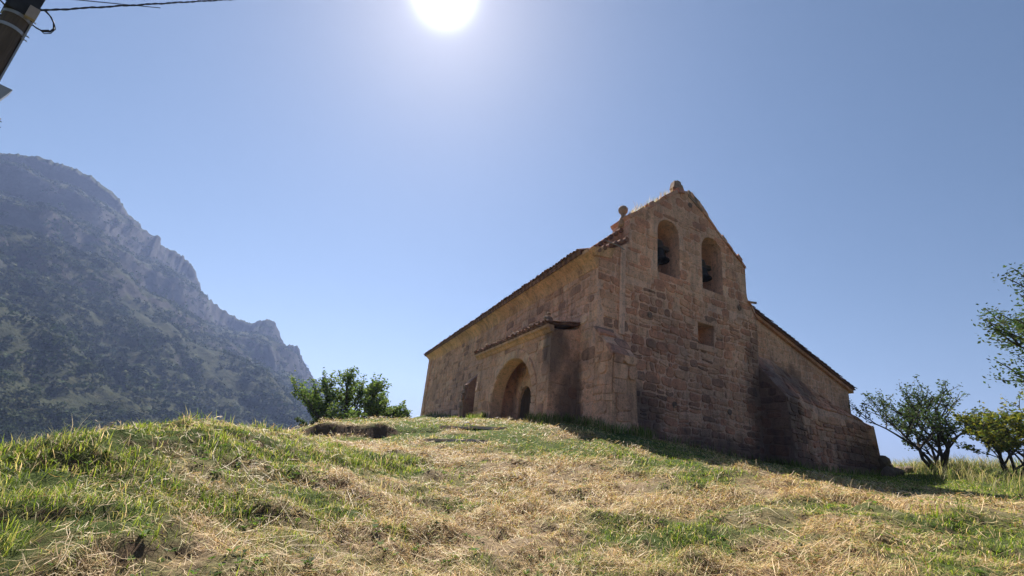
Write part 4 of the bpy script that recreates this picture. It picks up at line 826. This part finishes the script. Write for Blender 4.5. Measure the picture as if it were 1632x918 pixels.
# --- bells hanging in the openings
def bell(s_, z_, sc, label):
    c_ = FW(s_, z_, -.55) + BASE; b_ = tag(empty('church_bell', c_), label, 'bell', 'bells in the gable')
    prof = [(0, .0), (0, .14), (-.04, .2), (-.12, .24), (-.3, .27), (-.42, .33), (-.5, .42), (-.53, .42), (-.5, .38)]; n = 16; vs = []; fs = []
    for (h_, r_) in prof: vs += [(math.cos(2 * math.pi * k / n) * r_ * sc, math.sin(2 * math.pi * k / n) * r_ * sc, h_ * sc) for k in range(n)]
    for i in range(len(prof) - 1): fs += [(i * n + k, (i + 1) * n + k, (i + 1) * n + (k + 1) % n, i * n + (k + 1) % n) for k in range(n)]
    link('bell_body', mesh('bell_body', vs, fs, M_BELL, .5, True), b_)
    M = MB(); M.tube([(0, 0, -.1 * sc), (0, 0, -.5 * sc)], .02, 6); M.tube([(0, 0, -.5 * sc), (.0, 0, -.56 * sc)], .05, 8); M.build('clapper', M_BELL, b_)
    M = MB(); d_ = dW * .5; w_ = dS * .1 * sc; up_ = Vector((0, 0, 1))
    M.hexa([-d_ - w_, d_ - w_, d_ + w_, -d_ + w_, -d_ * .9 - w_ + up_ * .14, d_ * .9 - w_ + up_ * .14, d_ * .9 + w_ + up_ * .14, -d_ * .9 + w_ + up_ * .14]); M.hexa([(-d_ - w_) * .5 + up_ * .14, (d_ - w_) * .5 + up_ * .14, (d_ + w_) * .5 + up_ * .14, (-d_ + w_) * .5 + up_ * .14, (-d_ - w_) * .3 + up_ * .36, (d_ - w_) * .3 + up_ * .36, (d_ + w_) * .3 + up_ * .36, (-d_ + w_) * .3 + up_ * .36]); M.build('yoke', M_YOKE, b_)
bell(3.12, 9.1, .95, 'dark bronze bell in the left, higher looking arch of the gable')
bell(5.44, 9.0, .9, 'dark bronze bell in the right arch of the gable')
# dry weeds on the gable coping
def tuft(path, n, h0, h1, name, label, cols, wd=.006, spread=.2):
    P = []; 
    for _ in range(n):
        t_ = random.random() * (len(path) - 1); i = min(int(t_), len(path) - 2); p = path[i].lerp(path[i + 1], t_ - i); P.append(p + Vector((random.gauss(0, .05), random.gauss(0, spread), 0)))
    V = []; F = []; Cc = []
    for p in P:
        h_ = random.uniform(h0, h1); a = random.uniform(0, 6.28); l_ = h_ * random.uniform(.2, .8); s_ = Vector((math.cos(a) * wd, math.sin(a) * wd, 0)); t_ = p + Vector((-math.sin(a) * l_, math.cos(a) * l_, h_)); md = p.lerp(t_, .5) + Vector((0, 0, h_ * .15))
        b_ = len(V); V += [p - s_, p + s_, md - s_, md + s_, t_]; F += [(b_, b_ + 1, b_ + 3), (b_, b_ + 3, b_ + 2), (b_ + 2, b_ + 3, b_ + 4)]; Cc += [random.choice(cols)] * 5
    o_ = link(name, mesh_np(name, np.array([tuple(v) for v in V]), np.array(F), M_GRASS, np.array(Cc))); return tag(o_, label, 'weeds', kind='stuff')
DRYC = [(.42, .33, .2), (.5, .42, .28), (.3, .22, .13), (.25, .27, .1)]
gp = [FW(p[0], p[1] + .02, -.3) + BASE for p in gable]
tuft(gp[:5], 420, .06, .3, 'gable_weeds', 'dry weeds growing along the left slope of the bell gable', DRYC)
tuft(gp[5:9], 60, .05, .2, 'gable_weeds', 'sparse green weeds on the right slope of the bell gable', [(.15, .2, .06), (.3, .25, .12)])

def gz(x, y): return float(height(np.array([x]), np.array([y]))[0])
def footpath(pts):
    o_ = []
    for a, b_ in zip(pts[:-1], pts[1:]):
        for i in range(12): p = a.lerp(b_, i / 12) + BASE; o_.append(Vector((p.x, p.y, gz(p.x, p.y) - .01)))
    return o_
fp = footpath([FW(15.9, 0, .7), FW(12, 0, 1.1), FW(7.75, 0, 1.45), FW(7.7, 0, .15), FW(1.25, 0, .15), FW(1.2, 0, 1.2), FW(-.2, 0, 1.15), FS(.8, 0, .25), FS(.8, 0, 1.15), FS(2.0, 0, 1.15)])
WC = [(.14, .2, .04), (.2, .25, .06), (.1, .14, .03), (.4, .34, .17)]
tuft(fp, 2600, .08, .34, 'wall_foot_weeds', 'green weeds and grass growing along the foot of the church walls', WC, .007, .12)
tuft(footpath([FS(5.95, 0, 1.15), FS(8.4, 0, 1.15), FS(8.6, 0, .2), FS(9.9, 0, .2), FS(9.9, 0, 1.2), FS(11, 0, 1.2), FS(11, 0, .2), FS(24, 0, .2)]), 1600, .08, .3, 'wall_foot_weeds', 'weeds along the foot of the south wall beyond the porch', WC, .009, .12)
# ------------------------------------------------------------------ rubble, slabs, hoop
def gz(x, y): return float(height(np.array([x]), np.array([y]))[0])
rub = [(15.5, .35, .34, 'squarish grey block lying against the foot of the aisle corner'), (15.95, .3, .32, 'brown rubble block one step out from the aisle corner'), (16.35, .55, .24, 'small rubble stone farther down the spill at the aisle corner'), (16.8, .6, .18, 'lowest rubble stone at the end of the spill'),
       (14.9, 1.1, .28, 'rubble stone in front of the aisle wall near its right end'), (13.8, 1.3, .24, 'flat rubble stone at the foot of the battered aisle wall'), (16.3, 1.0, .22, 'small dark stone in front of the rubble spill'), (15.55, -.1, .5, 'big block forming the broken corner of the aisle wall')]
for i, (s_, o, r_, lb) in enumerate(rub):
    p = FW(s_, 0, o) + BASE; z = gz(p.x, p.y) + r_ * .45
    if i == 0: z += .35
    if i == 1: z += .12
    if i == 2: z += .0
    tag(lump('rubble_stone', None, p.x, p.y, z, r_, M_ROCK, None, 90 + i), lb, 'stone', 'rubble at the aisle corner')
def slab(p0, p1, dep, th_, label, seed):
    rn = random.Random(seed); p0 = Vector(p0); p1 = Vector(p1); d_ = (p1 - p0); bk = Vector((-d_.y, d_.x, 0)).normalized() * dep; n = 9; M = MB(); vs = []
    for lvl in (0, 1):
        for row in (0, 1):
            for i in range(n):
                p = p0.lerp(p1, i / (n - 1)) + bk * row + Vector((rn.uniform(-.01, .01), rn.uniform(-.025, .025), (lvl - .5) * th_ + rn.uniform(-.012, .012))); vs.append(p)
    fs = []
    for i in range(n - 1): fs += [(i, i + 1, 2 * n + i + 1, 2 * n + i), (2 * n + i, 2 * n + i + 1, 3 * n + i + 1, 3 * n + i), (n + i + 1, n + i, 3 * n + i, 3 * n + i + 1), (i + 1, i, n + i, n + i + 1)]
    fs += [(0, 2 * n, 3 * n, n), (n - 1, 2 * n - 1, 4 * n - 1, 3 * n - 1)]; M.add(vs, fs); o_ = M.build('stone_step', M_SLAB); return tag(o_, label, 'step', 'stone steps up to the porch')
slab((-1.71, 10.87, max(1.57, gz(-1.71, 10.87) + .03)), (-.17, 11.0, max(1.70, gz(-.17, 11) + .03)), .45, .07, 'lower worn stone step half buried in the turf below the porch', 1)
slab((-1.5, 12.81, max(1.91, gz(-1.5, 12.81) + .02)), (.26, 13.0, max(2.08, gz(.26, 13.0) + .02)), .45, .06, 'upper long stone step just in front of the porch', 2)
hp = MB(); hc = Vector((-.78, 12.6, 1.93)); hp.tube([hc + Vector((math.cos(a) * .13, 0, math.sin(a) * .2)) for a in [math.pi * k / 10 for k in range(11)]], .009, 6); tag(hp.build('wire_hoop', M_METAL), 'thin pale wire hoop stuck in the ground by the upper step', 'hoop')

# ------------------------------------------------------------------ utility pole, fittings and wires
PA = math.radians(-54.3); pd = Vector((math.sin(PA), math.cos(PA), 0)); px_ = Vector((math.cos(PA), -math.sin(PA), 0))     # away from / across the view
PB = pd * 6.5; pole = tag(empty('utility_pole', PB + Vector((0, 0, -4))), 'dark timber utility pole with spikes and a pale cap at the top left', 'utility pole')
Zv = lambda z: Vector((0, 0, z))
def pbox(name, mat, x0, x1, y0, y1, z0, z1, tx=0.0):
    M = MB(); M.hexa([px_ * x0 + pd * y0 + Zv(z0), px_ * x1 + pd * y0 + Zv(z0), px_ * x1 + pd * y1 + Zv(z0), px_ * x0 + pd * y1 + Zv(z0), px_ * x0 + pd * y0 + Zv(z1), px_ * (x1 + tx) + pd * y0 + Zv(z1), px_ * (x1 + tx) + pd * y1 + Zv(z1), px_ * x0 + pd * y1 + Zv(z1)]); return M.build(name, mat, pole)
M = MB(); M.tube([(0, 0, 0), (.004, 0, 3), (0, .004, 6), (0, 0, 8.4), (0, 0, 9.62)], [.125, .12, .112, .102, .097], 18); M.build('pole_shaft', M_POLE, pole)
pbox('steel_channel', M_METAL, .098, .112, -.05, .05, 7.2, 9.2)
pbox('pole_head', M_BLACK, -.11, .1, -.11, .11, 9.2, 9.66, .012)
for zb_ in (9.0, 9.16): M = MB(); M.tube([(0, 0, zb_), (0, 0, zb_ + .035)], [.106, .106], 18); M.build('clamp_band', M_METAL, pole)
pbox('pale_cap', M_PALE, .035, .115, -.165, -.11, 9.17, 9.3)
for k, (z0, dx, dz) in enumerate(((9.02, -.07, .02), (9.1, -.1, .04), (9.2, -.08, .05), (9.3, -.1, .02), (9.42, -.09, .05), (9.5, -.07, .06), (9.56, -.1, .04))):
    M = MB(); M.tube([px_ * -.09 - pd * .03 * (k % 3) + Zv(z0), px_ * (-.1 + dx) - pd * .03 * (k % 3) + Zv(z0 + dz)], [.009, .005], 6); M.build('spike', M_BLACK, pole)
for k, z0 in enumerate((8.98, 9.03, 9.21)):
    M = MB(); M.tube([px_ * .09 - pd * .05 + Zv(z0), px_ * .135 - pd * .05 + Zv(z0 - .01)], [.007, .006], 6); M.build('bolt', M_METAL, pole)
pbox('junction_box', M_METAL, .09, .15, -.07, .07, 8.2, 8.41, .06)
M = MB(); M.tube([px_ * .09 + Zv(8.1), px_ * .15 + Zv(8.1), px_ * .17 + Zv(8.08), px_ * .22 + Zv(8.06)], [.03, .035, .05, .05], 10); M.tube([px_ * .2 + Zv(8.05), px_ * .26 + Zv(8.02)], .006, 5); M.tube([px_ * .2 + Zv(8.09), px_ * .25 + Zv(8.08)], .005, 5); M.build('insulator', M_BLACK, pole)
def wire(a, b_, sag, r_, label, wob=.0, n=40, twist=0):
    M = MB(); a = Vector(a); b_ = Vector(b_)
    for q in range(max(1, twist)):
        pts = []
        for i in range(n + 1):
            t_ = i / n; ph = i * 1.1 + q * 3.14; pts.append(a.lerp(b_, t_) + Vector((0, 0, -sag * 4 * t_ * (1 - t_) + wob * math.sin(i * .55) + wob * .6 * math.sin(i * 1.3))) + (Vector((0, .6 * math.cos(ph), math.sin(ph))) * r_ * .8 if twist else Vector()))
        M.tube(pts, r_, 6)
    return tag(M.build('overhead_cable', M_BLACK), label, 'cable')
top = PB + Zv(5.41) + px_ * .1
E_ = lambda az_, el_, d_: Vector((math.sin(math.radians(az_)) * d_, math.cos(math.radians(az_)) * d_, 1.55 + math.tan(math.radians(el_)) * d_))
wire(top - Zv(.03), (top - Zv(.03)).lerp(E_(-41.5, 39.3, 7.2), 1.7), .0, .0075, 'thick twisted black cable running right from the pole head', .004, 120, 2)
wire(PB + Zv(5.49), (PB + Zv(5.49)).lerp(E_(-51.2, 33.1, 6.9), 3.0), .0, .0055, 'thin upper cable leaving the pole top to the right')
wire(PB + Zv(5.3) - px_ * .1, PB + Zv(5.5) - px_ * 6, .1, .007, 'black cable leaving the pole top to the left')
M = MB(); pts = [px_ * .1 + Zv(9.41), px_ * .14 + Zv(9.42), px_ * .19 + Zv(9.40), px_ * .235 + Zv(9.35), px_ * .255 + Zv(9.285), px_ * .24 + Zv(9.225), px_ * .2 + Zv(9.195), px_ * .15 + Zv(9.19), px_ * .11 + Zv(9.2)]
M.tube(pts, .0075, 6); M.tube([p + px_ * .012 - Zv(.012) * (i % 3) - pd * .01 for i, p in enumerate(pts[1:])], .005, 5); M.tube([px_ * .195 + Zv(9.195), px_ * .235 + Zv(9.235)], .014, 6); M.build('cable_loop', M_BLACK, pole)

# ------------------------------------------------------------------ trees
def make_tree(name, base, hgt, spread, seed, leafn, leaf, cols, label, cat='tree', lean=(0, 0), stems=3, low=.25, group=None, up_=.5):
    rn = random.Random(seed); T = MB(); tips = []
    def grow(p, d_, L, r_, lv):
        pts = [p]; n = 4
        for i in range(n):
            d_ = (d_ + Vector((rn.gauss(0, .16), rn.gauss(0, .16), rn.gauss(.03, .1)))).normalized(); pts.append(pts[-1] + d_ * L / n)
        T.tube(pts, [r_ * (1 - .14 * i) for i in range(n + 1)], 6 if lv < 2 else 4, .5, cap=lv == 0)
        if lv >= 3: tips.extend(pts[1:]); return
        if lv == 2: tips.extend(pts[2:])
        for k in range(rn.choice((3, 4)) if lv else 4):
            a = rn.uniform(0, 6.28); sp_ = rn.uniform(.5, 1.0); q = (d_ * (1 - sp_ * .5) + Vector((math.cos(a) * sp_ * spread, math.sin(a) * sp_ * spread, up_ * rn.uniform(-.1, .6)))).normalized()
            grow(pts[rn.choice((2, 3, 4))], q, L * rn.uniform(.6, .8), r_ * .52, lv + 1)
    for s_ in range(stems):
        a = rn.uniform(0, 6.28) if stems > 1 else 0; k = .38 if stems > 1 else .08
        grow(Vector((math.cos(a) * .06, math.sin(a) * .06, -.3)), Vector((math.cos(a) * k + lean[0], math.sin(a) * k + lean[1], 1)).normalized(), hgt * rn.uniform(.36, .48), hgt * .02 + .015, 0)
    zt_ = max(t_.z for t_ in tips); f_ = hgt / zt_
    V = np.array([tuple(t_) for t_ in tips]) ; n = leafn; rs = np.random.default_rng(seed)
    c = V[rs.integers(0, len(V), n)] + rs.normal(0, .055 * min(hgt, 3.6) / 3, (n, 3)); c = c[c[:, 2] * f_ > low * hgt * rs.random(len(c)) ** .5 * 1.3]; n = len(c)
    d_ = rs.normal(0, 1, (n, 3)); d_[:, 2] *= .5; d_ /= np.linalg.norm(d_, axis=1, keepdims=True); s_ = np.cross(d_, rs.normal(0, 1, (n, 3))); s_ /= np.linalg.norm(s_, axis=1, keepdims=True)
    sz = leaf * rs.uniform(.6, 1.4, (n, 1)) / f_; P = np.stack([c - d_ * sz * .5, c + s_ * sz * .28, c + d_ * sz * .5, c - s_ * sz * .28], 1)
    t = tag(empty(name, base), label, cat, group)
    for v in T.v: v *= f_
    T.build('trunk', M_BARK, t)
    cc = np.array(cols)[rs.integers(0, len(cols), n)] * rs.uniform(.7, 1.3, (n, 1)); link('crown', mesh_np('crown', P.reshape(-1, 3) * f_, np.arange(4 * n).reshape(-1, 4), M_LEAF, np.repeat(cc, 4, 0)), t); return t
GL = [(.12, .18, .05), (.17, .23, .065), (.08, .13, .035), (.22, .26, .08)]; DL = [(.045, .075, .025), (.06, .09, .03), (.08, .10, .035)]; YL = [(.16, .17, .035), (.24, .22, .05), (.1, .14, .035)]
def at(az_, d_, z=None):
    x_, y_ = math.sin(math.radians(az_)) * d_, math.cos(math.radians(az_)) * d_; return Vector((x_, y_, gz(x_, y_) if z is None else z))
def tr(az_, d_, el_top, *a, **k):
    p = at(az_, d_); p.z = max(p.z, 1.0) if az_ < 0 else p.z; top_ = 1.55 + math.tan(math.radians(el_top)) * d_; return make_tree('tree' if 'nm' not in k else k.pop('nm'), p, top_ - p.z, *a, **k)
tr(-18.5, 23, 7.0, .42, 1, 8000, .11, GL, 'tallest bushy green tree of the clump left of the church, pointed top', low=.05, stems=4)
tr(-18.7, 23, 3.2, .6, 2, 5000, .11, DL, 'low dark bush at the left edge of the clump beyond the bank', cat='bush', nm='bush', low=.0, stems=5)
tr(-16.6, 21, 2.7, 1.1, 12, 6000, .11, GL, 'dense low bush between the two taller trees of the clump', cat='bush', nm='bush', low=.0, stems=5)
tr(-14.4, 24, 6.1, .42, 3, 5500, .11, GL, 'second green tree of the clump, with a flat loose top, nearer the church', low=.05, stems=4)
tr(-12.2, 25, 4.3, .9, 4, 5000, .11, GL, 'small thin leafed shrub between the clump and the church wall', cat='shrub', nm='shrub', low=.0, stems=4)
tr(42.4, 26, 10.2, .8, 25, 7000, .095, DL, 'open spreading dark tree standing alone on the rise right of the church', stems=5, low=.12, up_=.7)
tr(46.8, 25, 8.2, 1.1, 6, 9000, .10, YL, 'yellowish green tree right of the dark spreading tree', stems=4, low=.15, lean=(.15, 0))
tr(58.2, 13, 17.5, .65, 7, 17000, .06, DL, 'near tree whose leafy branches reach in at the right edge', stems=3, low=.3)
tr(49.5, 22, 4.2, 1.2, 8, 6000, .09, YL, 'low scrubby bush at the right edge under the yellowish tree', cat='bush', nm='bush', stems=5, low=.0)

# ------------------------------------------------------------------ haze
hm = bpy.data.materials.new('haze'); hm.use_nodes = True; t = hm.node_tree; t.nodes.clear(); o_ = N(t, 'ShaderNodeOutputMaterial'); pv = N(t, 'ShaderNodeVolumePrincipled')
pv.inputs['Color'].default_value = (.42, .56, 1, 1); pv.inputs['Density'].default_value = HAZE_D; pv.inputs['Anisotropy'].default_value = .35; t.links.new(pv.outputs[0], o_.inputs['Volume'])
M = MB(); a = 3800; z0, z1 = -60, 420; M.hexa([(-a, -a, z0), (a, -a, z0), (a, a, z0), (-a, a, z0), (-a, -a, z1), (a, -a, z1), (a, a, z1), (-a, a, z1)])
hz = MB(); hz.v, hz.f, hz.t = M.v, M.f, M.t; tag(hz.build('haze', hm), 'thin blue summer haze filling the valley', kind='stuff')
